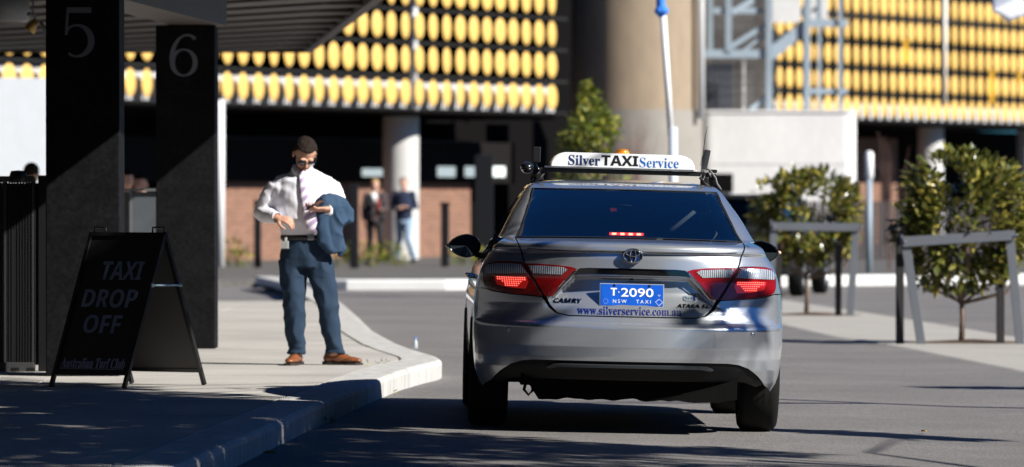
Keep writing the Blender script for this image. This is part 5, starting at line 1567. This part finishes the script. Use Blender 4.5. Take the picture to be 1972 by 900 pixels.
m = MB(); m.add([(-.66, -.74, 1.02), (.66, -.74, 1.02), (.56, -.40, 1.39), (-.56, -.40, 1.39)], [(0, 1, 2, 3)]); m.build('rear_window', PG, PC)
for s in (-1, 1):
    m = MB(); m.add([(.75 * s, -.65, 1.0), (.75 * s, 2.2, .98), (.61 * s, 1.6, 1.39), (.61 * s, -.35, 1.39)], [(0, 1, 2, 3)]); m.build('side_window', PG, PC)
m = MB(); m.add([(-.72, 2.3, .99), (.72, 2.3, .99), (.58, 1.65, 1.39), (-.58, 1.65, 1.39)], [(0, 1, 2, 3)]); m.build('windscreen', PG, PC)
for s in (-1, 1):
    m = MB(); m.box((.74 * s, -.79, .80), (.14, .06, .22), bev=.02); m.build('tail_lamp', DRED, PC)
    for y in (0, 2.5): wheel(s * .80, y, s, PC, r=.32, w=.21)
m = MB(); m.box((0, -.815, .60), (.36, .01, .11)); m.build('number_plate', WHITEP, PC)
m = MB(); m.ell((-.92, 1.9, 1.02), (.10, .06, .07)); m.build('wing_mirror', CHROME, PC)
# ------------------------------------------------------------------ people
SKIN = mat('tanned_skin', (.46, .25, .17), rough=.55, var=.08, vscale=30, sss=.1)
SKIN2 = mat('fair_skin', (.58, .34, .25), rough=.55, var=.06, vscale=30)
HAIR = mat('dark_brown_hair', (.018, .011, .008), rough=.7, spec=.2, bump=.9, bscale=260, stretch=(1, 1, .3))
def head_parts(mb, c, M):
    def P(x, y, z): return Vector(c) + M @ Vector((x, y, z))
    def E(x, y, z, r): mb.ell(P(x, y, z), r, M=M, n=20, m=14)
    E(0, .015, .035, (.077, .096, .083)); E(0, -.022, -.02, (.063, .072, .085)); E(0, -.034, -.072, (.049, .048, .036)); E(0, -.068, -.097, (.020, .018, .016))
    mb.tube([P(0, -.086, .018), P(0, -.104, -.010), P(0, -.110, -.026)], [.007, .010, .014], n=10)
    E(0, -.096, -.052, (.022, .010, .0055)); E(0, -.093, -.063, (.019, .010, .006))
    for s in (-1, 1):
        E(.030 * s, -.084, .022, (.022, .012, .008)); E(.078 * s, .012, -.008, (.010, .017, .031)); E(.036 * s, -.066, -.032, (.024, .022, .024)); E(.012 * s, -.098, -.026, (.009, .008, .007))
    return P
def hair_cap(c, M, parent, m_, long=False, scale=1.0):
    mb = MB(); mb.ell((0, 0, 0), (.0815 * scale, .101 * scale, .088 * scale), n=56, m=40)
    me = mb.mesh('hair'); bm = bmesh.new(); bm.from_mesh(me)
    kill = []
    for v in bm.verts:
        x, y, z = v.co
        hz = .036 - .10 * max(0, abs(x) - .05) if y < -.050 else (.030 - (y + .050) / .045 * .055 if y < -.005 else (-.030 - (y + .005) * .5))
        if long: hz = .045 if y < -.06 else -.12
        if z < hz: kill.append(v)
    bmesh.ops.delete(bm, geom=kill, context='VERTS')
    for v in bm.verts:
        n = v.co.normalized(); v.co += n * (.005 * noise.noise(v.co * 55) + .004 * noise.noise(v.co * 140) + .002)
        v.co = Vector(c) + M @ (v.co + Vector((0, .014, .034)))
    bm.to_mesh(me); bm.free()
    for p in me.polygons: p.use_smooth = True
    me = modded(me, [('SOLIDIFY', dict(thickness=.012, offset=-1))]); me.materials.clear()
    return link('hair', me, parent, m_)
def hand_parts(mb, wrist, d, n, side, curl=(.3, .5, .4), scale=1.0, thumb_in=.4):
    """wrist point, d: direction of the fingers, n: direction the palm faces, side: +1/-1 which way the thumb lies"""
    d = Vector(d).normalized(); n = Vector(n); n = (n - d * n.dot(d)).normalized(); w = d.cross(n) * side
    k = scale; Wp = Vector(wrist)
    M = Matrix((w, n, d)).transposed()
    mb.ell(Wp + d * .045 * k, (.040 * k, .015 * k, .052 * k), M=M); mb.ell(Wp + d * .028 * k + w * .020 * k, (.020 * k, .017 * k, .032 * k), M=M)
    mb.tube([Wp - d * .03 * k, Wp + d * .02 * k], [(.027 * k, .020 * k), (.030 * k, .018 * k)], side=tuple(w), n=12)
    L = [.070, .079, .074, .058]; R0 = [.0088, .009, .0086, .0076]
    for i in range(4):
        p = Wp + d * (.088 - .004 * abs(i - 1)) * k + w * (.030 - .020 * i) * k; a = 0.0; pts = [p - d * .02 * k, p]; 
        for j, f in enumerate((.45, .30, .25)):
            a += curl[j] * (1 + .12 * i); dd = d * math.cos(a) + n * math.sin(a) + w * (.04 - .03 * i)
            p = p + dd * L[i] * f * k * 1.05; pts.append(p)
        mb.tube(pts, [R0[i] * k * q for q in (1.1, 1.05, 1.0, .92, .72)], n=10); mb.ell(pts[-1], (R0[i] * .74 * k,) * 3, n=8, m=6)
    p0 = Wp + d * .022 * k + w * .024 * k; p1 = p0 + (d * .55 + w * .75 + n * .2).normalized() * .038 * k; p2 = p1 + (d * .8 + w * .35 + n * thumb_in).normalized() * .030 * k; p3 = p2 + (d * .9 + n * thumb_in).normalized() * .025 * k
    mb.tube([p0, p1, p2, p3], [.014 * k, .0115 * k, .0105 * k, .008 * k], n=10); mb.ell(p3, (.0082 * k,) * 3, n=8, m=6)
def rz_(deg): return Matrix.Rotation(R_(deg), 3, 'Z')
def rx_(deg): return Matrix.Rotation(R_(deg), 3, 'X')
def ry_(deg): return Matrix.Rotation(R_(deg), 3, 'Y')

MAN = empty('person', (-1.41, 40.5, KTOP)); tag(MAN, 'man in white shirt, lilac striped tie and navy trousers looking down at his phone', 'person')
KM = 1 / 270.6
def J(u, v, y=0.0): return Vector(((u - 605) * KM, y, (702 - v) * KM))
# joints
hc = J(588, 297, -.05); HM = rz_(14) @ ry_(3) @ rx_(41)
shL, elL, wrL = J(535, 358, .02), J(504, 409, .05), J(537, 419, -.19)
shR, elR, wrR = J(635, 358, .02), J(655, 412, .04), J(630, 402, -.19)
mb = MB(); head_parts(mb, hc, HM)
mb.tube([J(584, 345, .02), J(586, 325, .0), hc + Vector((0, .02, -.03))], [.062, .058, .055], n=16)
mb.tube([J(586, 345, .02), J(587, 400, 0), J(588, 460, 0), J(589, 500, 0)], [(.16, .08), (.15, .09), (.13, .09), (.14, .09)], n=20, side=(1, 0, 0))
for a, b, c in ((shL, elL, wrL), (shR, elR, wrR)):
    mb.tube([J(586, 352, .02), a, (a + b) / 2, b], [.05, .05, .042, .036], n=12); mb.tube([b, (b + c) / 2, c], [.036, .036, .025], n=12)
hipL, knL, anL = J(562, 485), J(567, 590, -.02), J(571, 683, .01)
hipR, knR, anR = J(616, 485), J(632, 590, -.02), J(645, 684, .01)
for a, b, c in ((hipL, knL, anL), (hipR, knR, anR)): mb.tube([J(589, 480), a, (a + b) / 2, b, (b + c) / 2, c], [.08, .08, .065, .05, .045, .035], n=12)
hand_parts(mb, wrL, (.85, -.45, -.18), (.15, .35, -.6), -1, (.45, .55, .4))
hand_parts(mb, wrR, (-.86, -.40, -.05), (-.1, .25, .95), 1, (.35, .5, .35))
me = blob(mb, .0042, 3); link('body', me, MAN, SKIN)
# shirt
SHIRT = mat('white_shirt_cotton', (.76, .75, .80), rough=.8, var=.02, vscale=8)
mb = MB()
def T(u, v, y, rx, ry): return (J(u, v, y), (rx, ry))
rings = [T(590, 461, .0, .160, .112), T(589, 448, -.005, .176, .128), T(588, 425, -.012, .190, .142), T(587, 395, -.01, .198, .140), T(587, 370, 0, .202, .132), T(586, 350, .01, .195, .115), T(585, 336, .018, .135, .088), T(585, 327, .015, .085, .075)]
mb.tube([r[0] for r in rings], [r[1] for r in rings], n=36, side=(1, 0, 0))
mb.ell(J(541, 358, .02), (.078, .080, .060)); mb.ell(J(631, 358, .02), (.078, .080, .060)); mb.tube([J(577, 338, .02), J(538, 355, .02)], [.055, .060], n=16); mb.tube([J(593, 338, .02), J(634, 355, .02)], [.055, .060], n=16); mb.tube([J(545, 360, .01), J(548, 410, .0)], [.085, .07], n=16); mb.tube([J(626, 360, .01), J(626, 410, .0)], [.085, .07], n=16)
for a, b, c in ((shL, elL, wrL), (shR, elR, wrR)):
    mid = (a + b) / 2 + Vector((-.006 if a.x < 0 else .006, 0, 0))
    mb.tube([a, mid, b], [.076, .070, .060], n=18); mb.ell(b, (.060, .060, .058)); mb.tube([b, (b + c) / 2 + Vector((0, 0, -.006)), c + (b - c).normalized() * .035], [.060, .053, .040], n=18)
def fold(c, amp=.008):
    q = Vector(c)
    n = noise.noise(Vector((q.x * 9 + q.z * 5, q.y * 6, q.z * 13))) * .6 + noise.noise(Vector((q.x * 22 - q.z * 14, q.y * 12, q.z * 26 + q.x * 10))) * .35
    r = 1 - abs(noise.noise(Vector((q.x * 12 + q.z * 9, q.y * 7, q.z * 8 - q.x * 7)))) * 2
    return amp * (n + .45 * r)
me = blob(mb, .0075, 7, disp=lambda c: fold(c * .85, .0092) * sstep(.90, 1.02, c.z)); link('shirt', me, MAN, SHIRT)
for w, e in ((wrL, elL), (wrR, elR)):
    t = (e - w).normalized(); mb = MB(); mb.tube([w + t * .005, w + t * .030, w + t * .065], [.038, .040, .042], n=20, cap=False); me = modded(mb.mesh('cuff'), [('SOLIDIFY', dict(thickness=.004))]); me.materials.clear(); link('cuff', me, MAN, SHIRT)
# collar: two stiff leaves round the neck
mb = MB()
V = []; n = 30
for k in range(n + 1):
    q = R_(-62 + (360 - 56) * k / n + 0) ; q = R_(-90 + 14 + (332) * k / n)
    cx, cy = -.082, .002
    x = cx + .066 * math.cos(q); y = cy + .066 * math.sin(q) - .01; f = max(0, -math.sin(q)) ** 2
    V += [(x, y + .006, 1.425 - .030 * f), (cx + (x - cx) * 1.22, cy + (y - cy) * 1.20, 1.392 - .072 * f)]
mb.add(V, [(2 * k, 2 * k + 1, 2 * k + 3, 2 * k + 2) for k in range(n)], True); me = modded(mb.mesh('collar'), [('SOLIDIFY', dict(thickness=.004))]); me.materials.clear(); link('collar', me, MAN, SHIRT)
# tie
def tie_mat():
    m = bpy.data.materials.new('lilac_striped_tie'); m.use_nodes = True; nt = m.node_tree; b = nt.nodes['Principled BSDF']
    tc = nt.nodes.new('ShaderNodeTexCoord'); mp = nt.nodes.new('ShaderNodeMapping'); mp.inputs['Rotation'].default_value = (0, R_(38), 0)
    w = nt.nodes.new('ShaderNodeTexWave'); w.wave_type = 'BANDS'; w.bands_direction = 'Z'; w.inputs['Scale'].default_value = 5.5
    nt.links.new(tc.outputs['Object'], mp.inputs[0]); nt.links.new(mp.outputs[0], w.inputs['Vector']); r = nt.nodes.new('ShaderNodeValToRGB'); r.color_ramp.interpolation = 'CONSTANT'
    r.color_ramp.elements[0].color = (.42, .32, .48, 1); r.color_ramp.elements[1].color = (.80, .76, .82, 1); r.color_ramp.elements[1].position = .5
    nt.links.new(w.outputs[0], r.inputs[0]); nt.links.new(r.outputs[0], b.inputs['Base Color']); b.inputs['Roughness'].default_value = .5; return m
mb = MB(); V = []; line = [((583, 336), -.100, .018), ((583, 345), -.125, .022), ((585, 352), -.138, .027), ((590, 380), -.164, .037), ((597, 405), -.180, .046), ((604, 430), -.186, .054), ((607, 440), -.182, .052), ((609, 452), -.174, .004)]
for (u, v), y, w in line:
    c = J(u, v, y)
    for k in range(7):
        t = -1 + k / 3; V.append((c.x + w * t, c.y + .008 * t * t, c.z))
F = [(j * 7 + k, j * 7 + k + 1, (j + 1) * 7 + k + 1, (j + 1) * 7 + k) for j in range(len(line) - 1) for k in range(6)]
mb.add(V, F, True); me = modded(mb.mesh('tie'), [('SOLIDIFY', dict(thickness=.005))]); me.materials.clear(); tie = link('tie', me, MAN, tie_mat())
mb = MB(); mb.ell(J(583, 333, -.088), (.020, .014, .020)); mb.build('tie_knot', tie.data.materials[0], tie)
# trousers
TR = mat('navy_blue_wool', (.021, .038, .066), rough=.85, spec=.15, var=.06, vscale=9)
mb = MB()
mb.tube([J(590, 456), J(590, 470), J(589, 495), J(589, 515)], [(.170, .122), (.178, .126), (.184, .130), (.165, .115)], n=32, side=(1, 0, 0))
for a, b, c in ((J(564, 500), knL, anL), (J(614, 500), knR, anR)):
    mb.tube([a, a.lerp(b, .35), a.lerp(b, .7), b, b.lerp(c, .5), c + Vector((0, 0, .045)), c + Vector((0, 0, .012))], [.100, .096, .084, .078, .070, .062, .064], n=22)
def tfold(c):
    z = c.z; leg = 1 if z < .62 else .6
    r = 1 - 2.2 * abs(noise.noise(Vector((c.x * 7 + z * 6, c.y * 5, z * 4.5 - c.x * 9))))
    h = sstep(.30, .03, z) * .9
    return .0105 * leg * (r - .3) + .010 * h * noise.noise(Vector((c.x * 10, c.y * 10, z * 30)))
me = blob(mb, .0075, 4, disp=tfold); link('trousers', me, MAN, TR)
# belt, buckle, badge
mb = MB(); n = 40; V = []
for k in range(n):
    q = 2 * PI * k / n; x = .183 * math.cos(q); y = .136 * math.sin(q); c = J(590, 457)
    V += [(c.x + x, y, c.z - .017 ), (c.x + x, y, c.z + .017)]
mb.add(V, [(2 * k, 2 * ((k + 1) % n), 2 * ((k + 1) % n) + 1, 2 * k + 1) for k in range(n)], True); me = modded(mb.mesh('belt'), [('SOLIDIFY', dict(thickness=.005))]); me.materials.clear(); link('belt', me, MAN, mat('black_leather', (.012, .010, .010), rough=.4))
mb = MB(); mb.box(J(600, 457, -.139), (.045, .008, .034), bev=.003); mb.build('buckle', mat('steel_buckle', (.5, .5, .5), rough=.25, metal=1), MAN)
mb = MB(); mb.box(J(550, 471, -.125), (.060, .004, .052), M=rz_(-25), bev=.001); mb.box(J(552, 460, -.124), (.014, .006, .026), M=rz_(-25)); mb.build('name_badge', mat('white_card', (.82, .82, .82), rough=.5), MAN)
# shoes
SHOE = mat('tan_brogue_leather', (.20, .065, .022), rough=.32, coat=.4, var=.2, vscale=14); SOLE = mat('dark_sole', (.02, .014, .010), rough=.7)
def shoe(c, yaw):
    rt_ = empty('shoe'); rt_.parent = MAN; rt_.location = (c.x, c.y, 0); rt_.rotation_euler = (0, 0, R_(yaw))
    mb = MB(); mb.ell((0, .035, .045), (.037, .045, .040)); mb.ell((0, .03, .075), (.034, .038, .034)); mb.ell((0, -.05, .045), (.042, .085, .034)); mb.ell((0, -.02, .068), (.034, .060, .030)); mb.ell((0, -.125, .034), (.044, .070, .024)); mb.ell((0, -.175, .030), (.034, .040, .019))
    me = blob(mb, .005, 4); link('upper', me, rt_, SHOE)
    mb = MB(); out = [(.038, .06), (.034, 0), (.040, -.06), (.048, -.12), (.042, -.18), (.018, -.215), (-.018, -.215), (-.042, -.18), (-.047, -.12), (-.038, -.06), (-.034, 0), (-.038, .06), (-.018, .082), (.018, .082)]
    mb.prism(out, 0.0, .014); mb.prism([(x * .95, y) for x, y in out if y > -.02], 0, .022); mb.build('sole', SOLE, rt_)
    mb = MB()
    for k in range(4): mb.tube([(-.018, -.055 - .016 * k, .093 - .007 * k), (.018, -.050 - .016 * k, .093 - .007 * k)], .0022, n=5)
    mb.build('laces', SOLE, rt_)
shoe(J(571, 702, .02), -14); shoe(J(643, 702, .03), 72)
# hair, glasses
hair_cap(hc, HM, MAN, HAIR)
def GP(x, y, z): return hc + HM @ Vector((x, y, z))
mb = MB()
for s in (-1, 1):
    n = 20; V = [GP(s * .033, -.106, .004)] + [GP(s * (.033 + .027 * math.cos(2 * PI * k / n)), -.103 + .008 * abs(math.cos(2 * PI * k / n)) * (1 if math.cos(2 * PI * k / n) > 0 else 0), .004 + .020 * math.sin(2 * PI * k / n)) for k in range(n)]
    mb.add(V, [(0, 1 + k, 1 + (k + 1) % n) for k in range(n)], True)
me = modded(mb.mesh('l'), [('SOLIDIFY', dict(thickness=.003))]); me.materials.clear(); gl_ = link('sunglasses', me, MAN, mat('sunglass_lens', (.01, .012, .016), rough=.05, coat=1))
mb = MB()
for s in (-1, 1): mb.tube([GP(s * .060, -.098, .010), GP(s * .078, -.04, .012), GP(s * .080, .01, .008)], .0022, n=6)
mb.tube([GP(-.008, -.107, .012), GP(.008, -.107, .012)], .002, n=6); mb.build('sunglasses_frame', BLACKM, gl_)
# stubble shadow region: short beard along the jaw
mb = MB(); 
# phone in his hand, jacket over his arm
pc = wrR + Vector((-.075, -.055, .028))
mb = MB(); mb.box((0, 0, 0), (.075, .140, .009), M=(rz_(55) @ rx_(-30)), bev=.003); ph = mb.build('mobile_phone', mat('phone_dark', (.02, .02, .022), rough=.2, coat=.5)); ph.location = Vector(MAN.location) + pc
tag(ph, 'dark mobile phone held flat in the man’s hand', 'phone')
JK = mat('navy_jacket_wool', (.032, .060, .105), rough=.85, spec=.15, var=.05, vscale=8)
mb = MB()
mb.tube([J(618, 392, -.15), J(632, 390, -.12), J(650, 400, -.06), J(664, 416, -.02), J(668, 432, -.02)], [(.045, .050), (.060, .070), (.070, .085), (.055, .080), (.030, .050)], n=20)
mb.tube([J(632, 392, -.14), J(652, 410, -.11), J(661, 430, -.10)], [(.045, .05), (.062, .05), (.04, .045)], n=16)
mb.tube([J(641, 395, -.11), J(640, 430, -.12), J(641, 460, -.12), J(643, 486, -.12)], [(.095, .06), (.085, .045), (.072, .035), (.058, .028)], n=20, side=(1, 0, 0))
mb.tube([J(622, 398, -.15), J(620, 430, -.16), J(626, 462, -.15), J(636, 482, -.14)], [(.060, .03), (.050, .028), (.050, .025), (.035, .02)], n=16, side=(1, 0, 0))
mb.tube([J(655, 460, -.10), J(662, 480, -.10), J(655, 492, -.10)], [(.03, .02), (.022, .018), (.01, .01)], n=10, side=(1, 0, 0))
mb.tube([J(628, 392, -.15), J(600 + 22, 404, -.175)], [.03, .028], n=10)
def jf(c):
    return .013 * (1 - 2.4 * abs(noise.noise(Vector((c.x * 13 + c.z * 6, c.y * 8, c.z * 5 - c.x * 4))))) - .004
me = blob(mb, .0075, 4, disp=jf); jk = link('suit_jacket', me, None, JK); jk.location = MAN.location; tag(jk, 'navy suit jacket folded over the man’s forearm', 'jacket')

# ------------------------------------------------------------------ people in the distance
def far_person(px, Y, zb, H, label, top, trous, hairm, lng, armpose, yaw=0, jacket=None, stride=.06, skin=SKIN2):
    s = 10956.0 / Y; rt_ = empty('person', ((px - 986) / s, Y, zb), R_(yaw)); tag(rt_, label, 'person'); k = H / 1.75
    def V_(x, y, z): return Vector((x * k, y * k, z * k))
    hd = V_(0, -.02, 1.62); M = rx_(8) * 1.0
    mb = MB(); head_parts(mb, hd, M * k if False else M)
    mb.tube([V_(0, .01, 1.35), V_(0, 0, 1.5), V_(0, 0, 1.58)], [.07, .055, .05], n=12)
    mb.tube([V_(0, 0, .9), V_(0, 0, 1.15), V_(0, 0, 1.38)], [(.13, .09), (.12, .08), (.15, .08)], n=16, side=(1, 0, 0))
    J_ = {}
    for sd in (-1, 1):
        sh = V_(.17 * sd, 0, 1.40); el, wr, hd_ = [V_(a[0] * sd, a[1], a[2]) for a in armpose[0 if sd < 0 else 1]]
        mb.tube([sh, el, wr], [.045, .035, .024], n=10); hand_parts(mb, wr, hd_ - wr, (0, -.5, -.8) if abs((hd_ - wr).normalized().z) < .8 else (-sd, 0, 0), sd, (.3, .4, .3))
        hp = V_(.09 * sd, 0, .88); kn = V_(.10 * sd, -.03 - stride * sd, .48); an = V_((.10 + stride) * sd, .02 + stride * sd * .6, .09); mb.tube([hp, kn, an], [.075, .05, .035], n=12); J_[sd] = (sh, el, wr, hp, kn, an)
    link('body', blob(mb, .008, 2), rt_, skin)
    mb = MB(); mb.tube([V_(0, 0, .86), V_(0, -.01, 1.0), V_(0, 0, 1.2), V_(0, 0, 1.38), V_(0, .01, 1.46)], [(.165, .12), (.165, .13), (.175, .12), (.185, .10), (.07, .06)], n=24, side=(1, 0, 0))
    for sd in (-1, 1):
        sh, el, wr, *_ = J_[sd]; mb.tube([sh, el, wr.lerp(el, .12)], [.066, .054, .042], n=14); mb.ell(sh, (.072, .07, .065))
    link('top', blob(mb, .010, 4, disp=lambda c: fold(c, .010)), rt_, top)
    mb = MB(); mb.tube([V_(0, 0, .94), V_(0, 0, .80)], [(.165, .12), (.175, .125)], n=20, side=(1, 0, 0))
    for sd in (-1, 1):
        _, _, _, hp, kn, an = J_[sd]; mb.tube([hp, hp.lerp(kn, .6), kn, an], [.09, .075, .062, .052], n=14)
    link('trousers', blob(mb, .010, 3, disp=lambda c: fold(c, .008)), rt_, trous)
    hair_cap(hd, M, rt_, hairm, lng)
    for sd in (-1, 1):
        an = J_[sd][5]; mb = MB(); mb.ell((an.x, an.y - .06, .04), (.045, .13, .04)); mb.build('shoe', BLACKM, rt_)
    if jacket: jacket(rt_, V_, J_)
    return rt_
down = ((.24, -.02, 1.12), (.24, -.10, .88), (.24, -.12, .78)); fold_ = ((.25, .0, 1.12), (.10, -.22, 1.13), (-.02, -.24, 1.14)); hold = ((.24, .02, 1.12), (.08, -.22, 1.10), (.0, -.28, 1.12))
MAR = mat('maroon_top', (.20, .02, .02), rough=.8); DKN = mat('dark_navy_knit', (.012, .022, .055), rough=.85); JEAN = mat('pale_blue_denim', (.24, .34, .46), rough=.8, var=.1, vscale=6); BLK = mat('black_cloth', (.012, .011, .013), rough=.85); GRYC = mat('charcoal_knit', (.07, .05, .05), rough=.85)
BLON = mat('blonde_hair', (.42, .27, .12), rough=.5); GRAYH = mat('greying_short_hair', (.25, .20, .17), rough=.6)
def cardigan(rt_, V_, J_):
    mb = MB()
    for sd in (-1, 1): mb.tube([V_(.11 * sd, -.07, 1.42), V_(.12 * sd, -.11, 1.15), V_(.14 * sd, -.11, .88)], [(.06, .03), (.06, .035), (.07, .035)], n=12, side=(1, 0, 0))
    link('cardigan', blob(mb, .01, 3, disp=lambda c: fold(c, .01)), rt_, BLK)
    mb = MB(); mb.tube([V_(-.06, -.10, 1.46), V_(-.02, -.135, 1.36), V_(.0, -.14, 1.24)], [(.05, .02), (.06, .02), (.03, .015)], n=10, side=(1, 0, 0)); mb.build('scarf', WHITEP, rt_)
    mb = MB(); mb.tube([V_(.05, -.14, 1.36), V_(.06, -.15, 1.15), V_(.06, -.14, .98)], [(.03, .02), (.04, .02), (.02, .02)], n=10, side=(1, 0, 0)); mb.build('scarf_tail', MAR, rt_)
far_person(722, 113, .06, 1.66, 'blonde woman in a dark cardigan and red scarf by the brick wall', GRYC, BLK, BLON, True, (down, hold), 8, cardigan, .05)
far_person(778, 112.4, .06, 1.70, 'man in dark navy top and pale jeans leaning by the round white column', DKN, JEAN, GRAYH, False, (hold, fold_), -12, None, .09)
far_person(60, 60, .05, 1.66, 'person with brown hair whose head shows above the black gate', BLK, BLK, HAIR, False, (down, down), 170, None)
far_person(243, 64, .05, 1.60, 'person in shade behind the screen, close to the pillar numbered 5', BLK, BLK, HAIR, False, (down, down), 20, None)
far_person(272, 66, .05, 1.56, 'second person in shade behind the screen, close to the pillar numbered 6', BLK, BLK, HAIR, False, (hold, down), -15, None)

# ------------------------------------------------------------------ buildings added out of frame to cut sky light and darken reflections
def block_building(X0, X1, Y0, Y1, H, mt, label, rows, nx, face):
    rt_ = empty('building', ((X0 + X1) / 2, (Y0 + Y1) / 2, -.05)); tag(rt_, label, 'building')
    w = (X1 - X0); d = (Y1 - Y0); m = MB(); m.box((0, 0, H / 2), (w, d, H)); m.build('wall', mt, rt_)
    m = MB(); m.box((0, 0, H + .15), (w + .5, d + .5, .3)); m.build('roof', DARKC, rt_)
    pane = MB(); pane.box((0, 0, 0), (1.5, .1, 1.4) if face in 'NS' else (.1, 1.5, 1.4)); pm_ = pane.mesh('window'); pm_.materials.append(mat('window_dark_glass', (.02, .025, .03), rough=.1))
    for r in range(rows):
        for c in range(nx):
            t = (c + .5) / nx - .5; o = link('window', pm_, rt_)
            o.location = {'E': (w / 2, t * d, 1.8 + 3 * r), 'W': (-w / 2, t * d, 1.8 + 3 * r), 'N': (t * w, d / 2, 1.8 + 3 * r)}[face]
DB = mat('ambient_block_wall', (.075, .07, .068), rough=.9, var=.2, vscale=1)  # dark neutral tone for the added buildings, keeps their reflections dark
block_building(-22, -12.5, -30, 75, 7.5, DB, 'unseen long building added left of the pavement to cut sky light', 2, 30, 'E')
block_building(-30, 26, -52, -42, 13, DB, 'unseen building added behind the viewpoint to darken reflections', 4, 22, 'N')
block_building(34, 44, -20, 80, 9, DB, 'unseen building added far on the right to cut low sky light', 3, 28, 'W')
